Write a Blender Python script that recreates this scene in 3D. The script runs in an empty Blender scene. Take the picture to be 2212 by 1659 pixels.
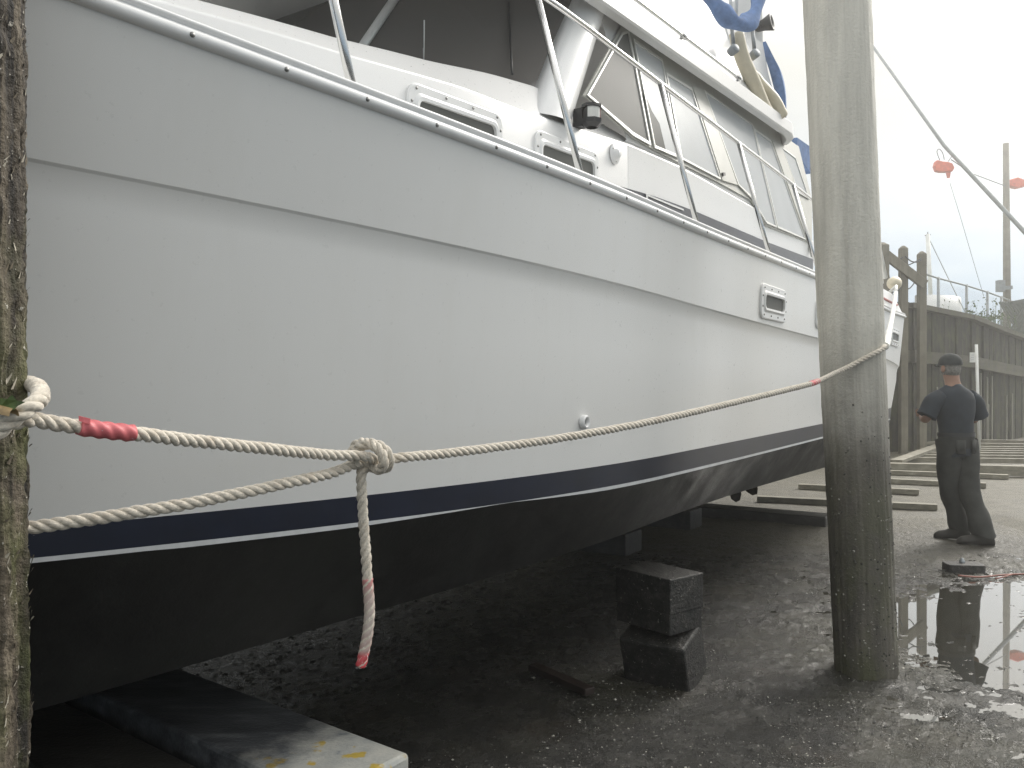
import bpy, bmesh, math, random
import numpy as np
from mathutils import Vector, Matrix
random.seed(7); RNG = np.random.default_rng(11)
SC = bpy.context.scene
COL = SC.collection
R = math.radians

# ------------------------------------------------------------------ measuring frame
S, C = 0.547, 0.837
_n = math.hypot(S, C); S /= _n; C /= _n
F, CX, HZ, H = 1790.0, 1106.0, 827.0, 1.48      # photo units (2212 wide), horizon row, eye height

def at(px, py, Y):
    return Vector(((px-CX)/F*Y, Y, H-(py-HZ)/F*Y))
def B(u, D, z):                                  # boat frame: u aft, D away from the camera, z up
    return Vector((S*u-C*D, C*u+S*D, z))
def bp(px, py, D):
    k = (px-CX)/F; Y = D/(S-C*k)
    return Y*(S*k+C), H-(py-HZ)/F*Y
def bpl(px, py, a, b):                           # point on a side plane D = a + b*z
    k = (px-CX)/F; q = (py-HZ)/F
    Y = (a+b*H)/(S-C*k+b*q)
    return Y*(S*k+C), Y*(S-C*k), H-q*Y

# ------------------------------------------------------------------ mesh helper
class MB:
    def __init__(s): s.v=[]; s.f=[]; s.m=[]; s.uv={}; s.sm=[]
    def vert(s, p): s.v.append(tuple(p)); return len(s.v)-1
    def face(s, idx, m=0, smooth=False): s.f.append(tuple(idx)); s.m.append(m); s.sm.append(smooth)
    def quad(s, a, b, c, d, m=0): s.face([s.vert(p) for p in (a,b,c,d)], m)
    def grid(s, rows, m=0, smooth=True, closed=False, flip=False):
        base=len(s.v); n=len(rows[0])
        for r in rows:
            for p in r: s.v.append(tuple(p))
        for i in range(len(rows)-1):
            for j in range(n if closed else n-1):
                a=base+i*n+j; b=base+i*n+(j+1)%n; c=base+(i+1)*n+(j+1)%n; d=base+(i+1)*n+j
                s.face((a,d,c,b) if flip else (a,b,c,d), m, smooth)
        return base
    def hexa(s, p, m=0):                         # p: 4 bottom + 4 top corners
        i=[s.vert(q) for q in p]
        for f in ((3,2,1,0),(4,5,6,7),(0,1,5,4),(1,2,6,5),(2,3,7,6),(3,0,4,7)):
            s.face([i[k] for k in f], m)
    def box(s, c, sx, sy, sz, ax=None, m=0):
        c=Vector(c)
        X,Y,Z = ax if ax else (Vector((1,0,0)),Vector((0,1,0)),Vector((0,0,1)))
        X=Vector(X)*sx/2; Y=Vector(Y)*sy/2; Z=Vector(Z)*sz/2
        s.hexa([c-X-Y-Z,c+X-Y-Z,c+X+Y-Z,c-X+Y-Z,c-X-Y+Z,c+X-Y+Z,c+X+Y+Z,c-X+Y+Z], m)
    def beam(s, a, b, w, h, up=(0,0,1), m=0):
        a=Vector(a); b=Vector(b); d=(b-a); L=d.length; d.normalize()
        x=d.cross(Vector(up)).normalized(); z=x.cross(d).normalized()
        s.box((a+b)/2, w, L, h, (x,d,z), m)
    def tube(s, path, r, seg=10, m=0, caps=True, uvs=False):
        P=[Vector(p) for p in path]; n=len(P)
        rr = r if hasattr(r,'__len__') else [r]*n
        t=(P[1]-P[0]).normalized()
        ref=Vector((0,0,1)) if abs(t.z)<.9 else Vector((1,0,0))
        nrm=(ref-t*ref.dot(t)).normalized()
        rows=[]
        for i in range(n):
            if i==0: t=P[1]-P[0]
            elif i==n-1: t=P[-1]-P[-2]
            else: t=P[i+1]-P[i-1]
            t=t.normalized()
            nrm=(nrm-t*nrm.dot(t)).normalized(); bn=t.cross(nrm)
            rows.append([P[i]+(nrm*math.cos(2*math.pi*j/seg)+bn*math.sin(2*math.pi*j/seg))*rr[i] for j in range(seg)])
        base=s.grid(rows, m, True, True)
        if caps:
            s.face([base+j for j in range(seg)][::-1], m); s.face([base+(n-1)*seg+j for j in range(seg)], m)
    def lathe(s, c, axis, prof, seg=20, m=0):    # prof: (radius, offset along axis)
        c=Vector(c); a=Vector(axis).normalized()
        x=a.orthogonal().normalized(); y=a.cross(x)
        rows=[[c+a*o+(x*math.cos(2*math.pi*j/seg)+y*math.sin(2*math.pi*j/seg))*max(r,1e-5) for j in range(seg)] for r,o in prof]
        s.grid(rows, m, True, True)
    def prism(s, poly, off, m=0):                # closed polygon extruded by off
        off=Vector(off); n=len(poly)
        a=[s.vert(p) for p in poly]; b=[s.vert(Vector(p)+off) for p in poly]
        s.face(a[::-1], m); s.face(b, m)
        for i in range(n):
            j=(i+1)%n; s.face((a[i],a[j],b[j],b[i]), m)
    def ring(s, outer, inner, off, m=0):         # frame between two loops of equal count, extruded by off
        off=Vector(off); n=len(outer)
        o0=[s.vert(p) for p in outer]; i0=[s.vert(p) for p in inner]
        o1=[s.vert(Vector(p)+off) for p in outer]; i1=[s.vert(Vector(p)+off) for p in inner]
        for i in range(n):
            j=(i+1)%n
            s.face((o1[i],o1[j],i1[j],i1[i]),m); s.face((o0[j],o0[i],i0[i],i0[j]),m)
            s.face((o0[i],o0[j],o1[j],o1[i]),m); s.face((i0[j],i0[i],i1[i],i1[j]),m)

def obj(name, mb, mats, parent=None, bevel=0, recalc=True, loc=None):
    me=bpy.data.meshes.new(name)
    me.from_pydata(mb.v, [], mb.f)
    me.validate()
    mats = mats if isinstance(mats,(list,tuple)) else [mats]
    for m in mats: me.materials.append(m)
    if len(me.polygons)==len(mb.f):
        me.polygons.foreach_set('material_index', mb.m)
        me.polygons.foreach_set('use_smooth', mb.sm)
    if recalc:
        bm=bmesh.new(); bm.from_mesh(me)
        bmesh.ops.recalc_face_normals(bm, faces=bm.faces); bm.to_mesh(me); bm.free()
    o=bpy.data.objects.new(name, me); COL.objects.link(o)
    if loc is not None: o.location=loc
    if parent:
        o.parent=parent
        L=Vector((0,0,0)); q=parent
        M=Matrix.Identity(4)
        chain=[]
        while q: chain.append(q); q=q.parent
        for q in reversed(chain): M = M @ q.matrix_parent_inverse @ q.matrix_basis
        o.matrix_parent_inverse=M.inverted()
    if bevel:
        b=o.modifiers.new('bevel','BEVEL'); b.width=bevel; b.segments=2; b.limit_method='ANGLE'; b.angle_limit=R(40)
    return o
def tag(o, label=None, cat=None, group=None, kind=None):
    if label: o['label']=label
    if cat: o['category']=cat
    if group: o['group']=group
    if kind: o['kind']=kind
    return o
def thing(name, label, cat, loc=(0,0,0), group=None):
    o=bpy.data.objects.new(name, None); COL.objects.link(o); o.location=loc
    o.empty_display_size=.1
    return tag(o,label,cat,group)
def local_child(name, mb, mats, parent, **k):    # mesh already in its parent's own coordinates
    o=obj(name, mb, mats, None, **k); o.parent=parent; return o
def copy_tree(o, parent=None):
    c=o.copy(); COL.objects.link(c)
    if parent: c.parent=parent
    for ch in list(o.children): copy_tree(ch, c)
    return c

def catmull(P, n=12):
    P=[Vector(p) for p in P]; out=[]
    Q=[P[0]*2-P[1]]+P+[P[-1]*2-P[-2]]
    for i in range(1,len(Q)-2):
        a,b,c,d=Q[i-1],Q[i],Q[i+1],Q[i+2]
        for k in range(n):
            t=k/n
            out.append(.5*((2*b)+(c-a)*t+(2*a-5*b+4*c-d)*t*t+(3*b-a-3*c+d)*t**3))
    out.append(P[-1]); return out
def resample(P, step):
    P=[Vector(p) for p in P]; out=[P[0].copy()]; acc=0
    for a,b in zip(P[:-1],P[1:]):
        L=(b-a).length
        if L<1e-9: continue
        d=step-acc
        while d<=L:
            out.append(a.lerp(b,d/L)); d+=step
        acc=(acc+L)%step if L>=step-acc else acc+L
    return out

def vnoise(x, y, seed=0):
    r=np.random.default_rng(seed); T=r.random((256,256))
    xi=np.floor(x).astype(int); yi=np.floor(y).astype(int); fx=x-xi; fy=y-yi
    fx=fx*fx*fx*(fx*(fx*6-15)+10); fy=fy*fy*fy*(fy*(fy*6-15)+10)
    a=T[xi%256,yi%256]; b=T[(xi+1)%256,yi%256]; c=T[xi%256,(yi+1)%256]; d=T[(xi+1)%256,(yi+1)%256]
    return (a*(1-fx)+b*fx)*(1-fy)+(c*(1-fx)+d*fx)*fy
def fbm(x, y, oct=4, seed=0, gain=.5):
    s=0; a=1; t=0
    for i in range(oct):
        s=s+a*vnoise(x*2**i+17.3*i, y*2**i+5.1*i, seed+i); t+=a; a*=gain
    return s/t

# ------------------------------------------------------------------ materials
def newmat(name):
    m=bpy.data.materials.new(name); m.use_nodes=True
    nt=m.node_tree; bs=nt.nodes['Principled BSDF']
    return m, nt, bs
def N(nt, t, **k):
    n=nt.nodes.new(t)
    for a,b in k.items(): setattr(n,a,b)
    return n
def noise(nt, scale, detail=4, rough=.55, vec=None, stretch=None, coord='Object'):
    tc=N(nt,'ShaderNodeTexCoord'); nz=N(nt,'ShaderNodeTexNoise')
    nz.inputs['Scale'].default_value=scale; nz.inputs['Detail'].default_value=detail; nz.inputs['Roughness'].default_value=rough
    if stretch:
        mp=N(nt,'ShaderNodeMapping'); mp.inputs['Scale'].default_value=stretch
        nt.links.new(tc.outputs[coord],mp.inputs[0]); nt.links.new(mp.outputs[0],nz.inputs['Vector'])
    else: nt.links.new(tc.outputs[coord],nz.inputs['Vector'])
    return nz.outputs['Fac']
def ramp(nt, fac, stops):
    r=N(nt,'ShaderNodeValToRGB'); e=r.color_ramp.elements
    while len(e)<len(stops): e.new(.5)
    for i,(p,c) in enumerate(stops):
        e[i].position=p; e[i].color=(*c,1) if len(c)==3 else c
    nt.links.new(fac,r.inputs[0]); return r.outputs[0]
def mixc(nt, fac, a, b, mode='MIX'):
    m=N(nt,'ShaderNodeMix',data_type='RGBA',blend_type=mode)
    for s,i in ((fac,0),(a,6),(b,7)):
        if isinstance(s,(int,float)): m.inputs[i].default_value=s
        elif isinstance(s,tuple): m.inputs[i].default_value=(*s,1)
        else: nt.links.new(s,m.inputs[i])
    return m.outputs[2]
def bump(nt, bs, h, strength=.3, dist=.01):
    b=N(nt,'ShaderNodeBump'); b.inputs['Strength'].default_value=strength; b.inputs['Distance'].default_value=dist
    nt.links.new(h,b.inputs['Height']); nt.links.new(b.outputs[0],bs.inputs['Normal'])
def simple(name, col, rough=.5, metal=0, var=.0, scale=8, stretch=None, bmp=0, bdist=.003, rvar=0, coat=0, spec=None):
    m,nt,bs=newmat(name)
    bs.inputs['Base Color'].default_value=(*col,1); bs.inputs['Roughness'].default_value=rough; bs.inputs['Metallic'].default_value=metal
    if coat: bs.inputs['Coat Weight'].default_value=coat; bs.inputs['Coat Roughness'].default_value=.08
    if spec is not None: bs.inputs['Specular IOR Level'].default_value=spec
    if var or bmp or rvar:
        nz=noise(nt,scale,5,.6,stretch=stretch)
        if var:
            lo=tuple(c*(1-var) for c in col); hi=tuple(min(1,c*(1+var)) for c in col)
            nt.links.new(ramp(nt,nz,[(.3,lo),(.7,hi)]),bs.inputs['Base Color'])
        if rvar:
            nt.links.new(ramp(nt,nz,[(.3,(rough-rvar,)*3),(.7,(rough+rvar,)*3)]),bs.inputs['Roughness'])
        if bmp: bump(nt,bs,nz,bmp,bdist)
    return m

def gelcoat(name, col, rough, dirt=.2, bm=.05):
    m,nt,bs=newmat(name)
    big=noise(nt,1.3,3,.5); streak=noise(nt,5,5,.7,stretch=(1,1,.12)); fine=noise(nt,60,3,.6)
    c=mixc(nt,ramp(nt,streak,[(.5,(0,0,0)),(.85,(dirt,)*3)]),col,tuple(x*y for x,y in zip(col,(.8,.78,.72))))
    c=mixc(nt,ramp(nt,big,[(.35,(0,0,0)),(.7,(dirt*.6,)*3)]),c,tuple(x*.88 for x in col))
    nt.links.new(c,bs.inputs['Base Color'])
    nt.links.new(ramp(nt,fine,[(.3,(rough-.03,)*3),(.7,(rough+.05,)*3)]),bs.inputs['Roughness'])
    if bm: bump(nt,bs,big,bm,.01)
    return m
M_hull=gelcoat('hull_gelcoat',(.74,.735,.71),.3,.22,.05)
M_white=gelcoat('white_gelcoat',(.73,.73,.72),.3,.07,0)
M_rail=simple('rub_rail_alloy',(.8,.8,.79),.26,0,var=.04,scale=14,bmp=.06)
M_steel=simple('stainless_steel',(.6,.6,.59),.2,1,rvar=.06,scale=30)
M_screw=simple('screw_head',(.22,.22,.21),.4,.8)
M_navy=simple('navy_stripe',(.006,.009,.022),.3,var=.25,scale=6)
M_grey=simple('grey_stripe',(.5,.51,.51),.5,var=.1,scale=20)
def bottompaint():
    m,nt,bs=newmat('bottom_paint')
    a=noise(nt,3.2,6,.65); b=noise(nt,11,6,.7,stretch=(1,1,.7)); f=noise(nt,80,4,.7)
    c=ramp(nt,b,[(.35,(.006,.006,.006)),(.6,(.011,.011,.0105)),(.8,(.022,.022,.02))])
    c=mixc(nt,ramp(nt,a,[(.5,(0,0,0)),(.66,(.6,.6,.6))]),c,(.018,.019,.015))
    c=mixc(nt,ramp(nt,f,[(.68,(0,0,0)),(.73,(.35,.35,.35))]),c,(.12,.115,.1))
    nt.links.new(c,bs.inputs['Base Color']); nt.links.new(ramp(nt,a,[(.35,(.45,.45,.45)),(.7,(.75,.75,.75))]),bs.inputs['Roughness'])
    bump(nt,bs,f,.35,.003); return m
M_black=bottompaint()
M_dark=simple('dark_glass',(.13,.132,.124),.22,spec=.1)
for m_,i_ in ((M_dark,1.12),): m_.node_tree.nodes['Principled BSDF'].inputs['IOR'].default_value=i_
M_smoke=simple('windscreen_glass',(.12,.112,.104),.06)
M_skypane=simple('sky_reflecting_tone_glass',(.44,.46,.47),.3,var=.04,scale=3,spec=.3)  # sky reflection and veil painted into the panes as a pale base colour
M_skypane.node_tree.nodes['Principled BSDF'].inputs['IOR'].default_value=1.16
M_frame=simple('window_surround',(.44,.44,.4),.4,var=.06)
M_alu=simple('pale_window_frame',(.66,.66,.63),.35,.2)
M_blue=simple('blue_canvas',(.1,.18,.36),.85,var=.25,scale=18,bmp=.4)
M_cream=simple('cream_paint',(.6,.54,.4),.5,var=.1)
M_plastic=simple('black_plastic',(.02,.02,.021),.45)
M_red=simple('red_lens',(.45,.03,.03),.2)
M_redtrim=simple('red_trim',(.4,.1,.09),.5)
M_bronze=simple('fouled_bronze',(.06,.05,.035),.6,.4,var=.5,scale=25,bmp=.4)

def woodmat(name, stops, scale, stretch, moss=0, rough=.8, bmp=.5, flecks=0, mossz=None, dry=None):
    m,nt,bs=newmat(name)
    g=noise(nt,scale,8,.65,stretch=stretch); b=noise(nt,3,4,.6); f=noise(nt,70,3,.7)
    c=ramp(nt,g,stops)
    c=mixc(nt,ramp(nt,b,[(.4,(0,0,0)),(.65,(.5,.5,.5))]),c,tuple(x*.55 for x in stops[0][1]))
    if moss:
        mo=noise(nt,6,5,.6,stretch=(1,1,.5))
        mf=ramp(nt,mo,[(.45,(0,0,0)),(.62,(moss,)*3)])
        if mossz:
            tc=N(nt,'ShaderNodeTexCoord'); sx=N(nt,'ShaderNodeSeparateXYZ'); nt.links.new(tc.outputs['Object'],sx.inputs[0])
            mr=N(nt,'ShaderNodeMapRange'); mr.inputs[1].default_value=mossz[0]; mr.inputs[2].default_value=mossz[1]; mr.inputs[3].default_value=1; mr.inputs[4].default_value=0
            nt.links.new(sx.outputs['Z'],mr.inputs[0])
            mm=N(nt,'ShaderNodeMath',operation='MULTIPLY'); nt.links.new(mf,mm.inputs[0]); nt.links.new(mr.outputs[0],mm.inputs[1]); mf=mm.outputs[0]
        c=mixc(nt,mf,c,(.09,.1,.03))
    if dry:  # paler with height: drier wood plus glare veil painted into the colour
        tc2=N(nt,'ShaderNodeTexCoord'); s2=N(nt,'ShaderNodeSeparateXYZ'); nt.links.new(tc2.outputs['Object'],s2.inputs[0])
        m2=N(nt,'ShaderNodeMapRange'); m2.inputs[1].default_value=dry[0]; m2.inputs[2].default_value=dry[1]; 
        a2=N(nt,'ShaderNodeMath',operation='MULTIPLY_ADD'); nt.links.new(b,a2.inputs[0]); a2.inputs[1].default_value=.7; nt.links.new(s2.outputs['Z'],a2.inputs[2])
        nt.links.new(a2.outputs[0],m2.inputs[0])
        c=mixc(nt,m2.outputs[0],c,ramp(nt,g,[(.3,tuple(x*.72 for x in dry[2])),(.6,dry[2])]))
    if flecks:
        c=mixc(nt,ramp(nt,f,[(.64,(0,0,0)),(.7,(flecks,)*3)]),c,(.55,.52,.45))
    nt.links.new(c,bs.inputs['Base Color'])
    bs.inputs['Roughness'].default_value=rough
    ad=N(nt,'ShaderNodeMath',operation='ADD'); nt.links.new(g,ad.inputs[0]); nt.links.new(f,ad.inputs[1])
    bump(nt,bs,ad.outputs[0],bmp,.008)
    return m
M_pileA=woodmat('mossy_pile_wood',[(.36,(.014,.011,.008)),(.5,(.085,.068,.047)),(.66,(.24,.2,.145))],24,(1,1,.07),moss=.9,flecks=.8,bmp=1,mossz=(1.25,2.1))
M_pileB=woodmat('wet_pile_wood_veiled_top',[(.3,(.06,.055,.045)),(.5,(.11,.1,.08)),(.75,(.17,.155,.125))],14,(1,1,.08),moss=.45,flecks=.25,bmp=.7,rough=.6,mossz=(.2,1.6),dry=(1.35,2.1,(.62,.595,.52)))  # upper pile: dry wood made paler still to hold the bright veil
M_timber=woodmat('dark_wet_timber',[(.3,(.018,.017,.015)),(.55,(.04,.038,.034)),(.75,(.08,.075,.068))],18,(.15,1,1),rough=.45,flecks=.15)
M_block=woodmat('cribbing_timber',[(.35,(.009,.0088,.008)),(.5,(.024,.023,.02)),(.68,(.07,.066,.058))],26,(1,.15,1),rough=.55,flecks=.6,bmp=1)
M_slat=woodmat('slat_timber',[(.3,(.15,.135,.1)),(.55,(.26,.24,.18)),(.75,(.38,.35,.28))],20,(.1,1,1),rough=.6)
M_wall=woodmat('sheet_wall_timber',[(.3,(.013,.012,.008)),(.5,(.032,.028,.02)),(.75,(.075,.068,.049))],5,(1.5,1.5,.07),moss=.5,rough=.75)
M_waler=woodmat('waler_timber',[(.3,(.07,.065,.05)),(.6,(.13,.12,.095)),(.8,(.18,.17,.14))],9,(.1,.1,1),moss=.4)
M_post=woodmat('tall_post_timber',[(.3,(.14,.125,.09)),(.6,(.22,.2,.15)),(.8,(.3,.28,.22))],10,(1,1,.08))
M_batten=simple('pale_batten',(.3,.29,.24),.7,var=.3,scale=6,stretch=(1,1,.2))
M_galv=simple('galvanised_steel',(.22,.24,.25),.5,.6,var=.2)
M_cable=simple('dark_cable',(.06,.065,.07),.6)
M_orange=simple('orange_plastic',(.75,.1,.03),.45,var=.15)
M_pvc=simple('white_pipe',(.7,.7,.66),.5,var=.1)
M_leaf=simple('leaf_green',(.07,.11,.03),.6,var=.5,scale=40)
M_dry=simple('dry_leaf',(.3,.21,.1),.7,var=.4,scale=40)

def ropemat(name, col, dirt=.5):
    m,nt,bs=newmat(name)
    tc=N(nt,'ShaderNodeUVMap'); mp=N(nt,'ShaderNodeMapping'); mp.inputs['Scale'].default_value=(26,9,1)
    nt.links.new(tc.outputs[0],mp.inputs[0])
    nz=N(nt,'ShaderNodeTexNoise'); nz.inputs['Scale'].default_value=1; nz.inputs['Detail'].default_value=3; nt.links.new(mp.outputs[0],nz.inputs['Vector'])
    d=noise(nt,26,5,.65)
    c=ramp(nt,nz.outputs['Fac'],[(.3,tuple(x*.62 for x in col)),(.6,col)])
    c=mixc(nt,ramp(nt,d,[(.5,(0,0,0)),(.75,(dirt,)*3)]),c,(.27,.2,.13))
    nt.links.new(c,bs.inputs['Base Color']); bs.inputs['Roughness'].default_value=.8
    bs.inputs['Sheen Weight'].default_value=.3
    bump(nt,bs,nz.outputs['Fac'],.8,.0012)
    return m
M_rope=ropemat('rope_fibre',(.66,.6,.5))
M_ropeW=ropemat('rope_fibre_clean',(.8,.78,.75),.15)
M_tape=simple('red_tape',(.55,.13,.14),.5,var=.18,scale=40,bmp=.3)
def pinktape():
    m,nt,bs=newmat('faded_pink_tape')
    nz=noise(nt,14,4,.6)
    tc=N(nt,'ShaderNodeTexCoord'); sx=N(nt,'ShaderNodeSeparateXYZ'); nt.links.new(tc.outputs['Object'],sx.inputs[0])
    ad=N(nt,'ShaderNodeMath',operation='MULTIPLY_ADD'); nt.links.new(nz,ad.inputs[0]); ad.inputs[1].default_value=.06; nt.links.new(sx.outputs['Z'],ad.inputs[2])
    mr=N(nt,'ShaderNodeMapRange'); mr.inputs[1].default_value=.83; mr.inputs[2].default_value=1.05; nt.links.new(ad.outputs[0],mr.inputs[0])
    c=ramp(nt,mr.outputs[0],[(.0,(.6,.07,.08)),(.14,(.58,.1,.11)),(.22,(.5,.36,.32)),(.5,(.5,.43,.38)),(.8,(.48,.37,.33)),(.93,(.52,.22,.21))])
    nt.links.new(c,bs.inputs['Base Color']); bs.inputs['Roughness'].default_value=.6; bump(nt,bs,noise(nt,120,3),.4,.002)
    return m
M_pink=pinktape()

def groundmat():
    m,nt,bs=newmat('wet_slipway_concrete')
    big=noise(nt,.7,5,.6); mid=noise(nt,5,6,.65); fine=noise(nt,90,4,.7); spk=noise(nt,220,2,.6)
    tc=N(nt,'ShaderNodeTexCoord'); sx=N(nt,'ShaderNodeSeparateXYZ'); nt.links.new(tc.outputs['Object'],sx.inputs[0])
    def mr(src,a,b,c=0,d=1):
        n=N(nt,'ShaderNodeMapRange'); n.inputs[1].default_value=a; n.inputs[2].default_value=b; n.inputs[3].default_value=c; n.inputs[4].default_value=d
        nt.links.new(src,n.inputs[0]); return n.outputs[0]
    far=mr(sx.outputs['Y'],6.4,8.6)
    wob=N(nt,'ShaderNodeMath',operation='MULTIPLY_ADD'); nt.links.new(big,wob.inputs[0]); wob.inputs[1].default_value=1.2; wob.inputs[2].default_value=-.6
    fa=N(nt,'ShaderNodeMath',operation='ADD',use_clamp=True); nt.links.new(far,fa.inputs[0]); nt.links.new(wob.outputs[0],fa.inputs[1])
    wet=ramp(nt,mid,[(.3,(.012,.0115,.0098)),(.5,(.03,.029,.024)),(.72,(.075,.072,.062))])
    wet=mixc(nt,ramp(nt,big,[(.48,(0,0,0)),(.62,(.6,.6,.6))]),wet,(.042,.042,.019))
    rust=noise(nt,2.2,4,.6)
    wet=mixc(nt,ramp(nt,rust,[(.55,(0,0,0)),(.68,(.45,.45,.45))]),wet,(.05,.034,.021))
    dry=ramp(nt,mid,[(.3,(.08,.071,.047)),(.55,(.135,.122,.082)),(.75,(.18,.165,.118))])
    c=mixc(nt,fa.outputs[0],wet,dry)
    c=mixc(nt,ramp(nt,fine,[(.3,(.45,.45,.45)),(.7,(0,0,0))]),c,(.02,.019,.016))
    c=mixc(nt,ramp(nt,spk,[(.66,(0,0,0)),(.72,(.5,.5,.5))]),c,(.3,.29,.26))
    nt.links.new(c,bs.inputs['Base Color'])
    rw=ramp(nt,mid,[(.35,(.1,.1,.1)),(.62,(.36,.36,.36))])
    nt.links.new(mixc(nt,fa.outputs[0],rw,(.55,.55,.55)),bs.inputs['Roughness'])
    ad=N(nt,'ShaderNodeMath',operation='ADD'); nt.links.new(fine,ad.inputs[0]); nt.links.new(spk,ad.inputs[1])
    bump(nt,bs,ad.outputs[0],1,.009)
    return m
M_ground=groundmat()
M_shell=simple('shell_grit',(.5,.48,.42),.4,var=.2,scale=60)
M_gravel=simple('wet_gravel',(.055,.053,.048),.12,var=.6,scale=60)
def watermat():
    m,nt,bs=newmat('puddle_water')
    bs.inputs['Base Color'].default_value=(.035,.033,.025,1); bs.inputs['Roughness'].default_value=.015; bs.inputs['IOR'].default_value=1.33
    bs.inputs['Coat Weight'].default_value=1; bs.inputs['Coat Roughness'].default_value=.01; bs.inputs['Coat IOR'].default_value=2.5
    bump(nt,bs,noise(nt,7,2,.5),.02,.01)
    return m
M_water=watermat()
M_grass=simple('bank_grass',(.09,.1,.04),.9,var=.4,scale=2,bmp=.5)

# ------------------------------------------------------------------ ground
PUD=[(2.65,4.75,.62,.85,.021),(3.5,5.6,.75,.62,.02),(2.45,5.35,.35,.3,.010),(2.5,3.75,.32,.13,.012),(2.75,3.35,.4,.17,.013),(2.1,3.3,.2,.09,.007),(3.6,4.6,.5,.5,.013),(3.2,6.5,.8,.25,.006),(4.2,6.9,.6,.3,.007),(2.25,2.95,.3,.12,.009),(3.0,4.0,.45,.2,.008)]
WZ=-.0095
def ground_h(x,y):
    h=(fbm(x*1.6,y*1.6,3,3)-.5)*.012+(fbm(x*9,y*9,4,9,.6)-.5)*(.0055+.004*np.clip((x-.5)/.8,0,1))+(fbm(x*34,y*34,2,21)-.5)*.008
    h=h+np.clip(fbm(x*40,y*40,2,33,.6)-.5,0,1)*.022
    m=np.clip((x-1.0)/.9,0,1)*np.clip((8.2-y)/1.5,0,1)
    h=h+m*((fbm(x*7.5,y*13,4,71,.66)-.5)*.038+(fbm(x*24,y*30,2,81)-.5)*.011)+(1-m)*(fbm(x*20,y*20,2,91)-.5)*.005
    for cx,cy,rx,ry,d in PUD:
        h=h-d*np.exp(-(((x-cx)/rx)**2+((y-cy)/ry)**2)**2)
    return h
def build_ground():
    mb=MB()
    xs=np.arange(-2.2,5.2,.0155); ys=np.concatenate([np.arange(1.5,5.6,.0155),np.arange(5.6,9.2,.03)])
    X,Y=np.meshgrid(xs,ys); Z=ground_h(X,Y)
    e=np.minimum(np.minimum(X-xs[0],xs[-1]-X),np.minimum(Y-ys[0],ys[-1]-Y))
    Z=np.where(e<.12,Z*(e/.12)-.03*(1-e/.12),Z)
    ny,nx=X.shape
    V=np.stack([X,Y,Z],-1).reshape(-1,3)
    idx=np.arange(ny*nx).reshape(ny,nx)
    Fq=np.stack([idx[:-1,:-1],idx[:-1,1:],idx[1:,1:],idx[1:,:-1]],-1).reshape(-1,4)
    # coarse surround in the same sheet, a little lower where it passes under the detailed part
    g=np.array(sorted(set(list(np.linspace(-40,-6,12))+list(np.arange(-6,14.1,.25))+list(np.linspace(14,54,10)))))
    gy=np.array(sorted(set(list(np.linspace(-16,0,8))+list(np.arange(0,20,.25))+list(np.linspace(20,59,10)))))
    GX,GY=np.meshgrid(g,gy); GZ=(fbm(GX*1.6,GY*1.6,3,3)-.5)*.012+(fbm(GX*3,GY*3,3,8)-.5)*.02-.006
    ins=(GX>-2.3)&(GX<5.3)&(GY>1.4)&(GY<9.3)
    GZ=np.where(ins,-.07,GZ)
    V2=np.stack([GX,GY,GZ],-1).reshape(-1,3); i2=np.arange(GX.size).reshape(GX.shape)+len(V)
    F2=np.stack([i2[:-1,:-1],i2[:-1,1:],i2[1:,1:],i2[1:,:-1]],-1).reshape(-1,4)
    V=np.concatenate([V,V2]); FF=np.concatenate([Fq,F2])
    me=bpy.data.meshes.new('ground')
    me.vertices.add(len(V)); me.vertices.foreach_set('co',V.ravel())
    me.loops.add(FF.size); me.loops.foreach_set('vertex_index',FF.ravel().astype(np.int32))
    me.polygons.add(len(FF)); me.polygons.foreach_set('loop_start',np.arange(0,FF.size,4,dtype=np.int32))
    me.polygons.foreach_set('use_smooth',np.ones(len(FF),bool))
    me.update(calc_edges=True); me.materials.append(M_ground)
    o=bpy.data.objects.new('ground',me); COL.objects.link(o); tag(o,kind='structure')
    w=MB(); w.quad((1.5,2.9,WZ),(4.9,2.9,WZ),(4.9,7.4,WZ),(1.5,7.4,WZ))
    tag(obj('puddle_water',w,M_water),kind='structure')
    # loose gravel, uncountable
    gm=MB()
    GXs=np.concatenate([RNG.uniform(.1,3.2,15000),RNG.uniform(1.6,4.6,4500),RNG.uniform(-.6,1.6,3000)])
    GYs=np.concatenate([RNG.uniform(2.5,4.7,15000),RNG.uniform(4.0,7.2,4500),RNG.uniform(2.7,4.0,3000)])
    keep=fbm(GXs*2.2,GYs*2.2,3,55)>.45; GXs=GXs[keep]; GYs=GYs[keep]; GZs=ground_h(GXs,GYs)
    for x,y,z in zip(GXs.tolist(),GYs.tolist(),GZs.tolist()):
        r=RNG.uniform(.0014,.0042)*(2.0 if RNG.random()<.05 else 1); mi=1 if RNG.random()<.13 else 0
        a=RNG.uniform(0,6.28); ca,sa=math.cos(a),math.sin(a); sx,sy,sz=r*RNG.uniform(.8,1.6),r*RNG.uniform(.7,1.2),r*RNG.uniform(.5,.9)
        p=[]
        for (dx,dy,dz) in ((1,0,0),(0,1,0),(-1,0,0),(0,-1,0),(.2,.1,1),(0,0,-.8)):
            jx,jy,jz=dx*sx*RNG.uniform(.7,1.2),dy*sy*RNG.uniform(.7,1.2),dz*sz
            p.append(gm.vert((x+jx*ca-jy*sa,y+jx*sa+jy*ca,z+jz+.001)))
        for a_,b_ in ((0,1),(1,2),(2,3),(3,0)):
            gm.face((p[a_],p[b_],p[4]),mi); gm.face((p[b_],p[a_],p[5]),mi)
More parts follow.
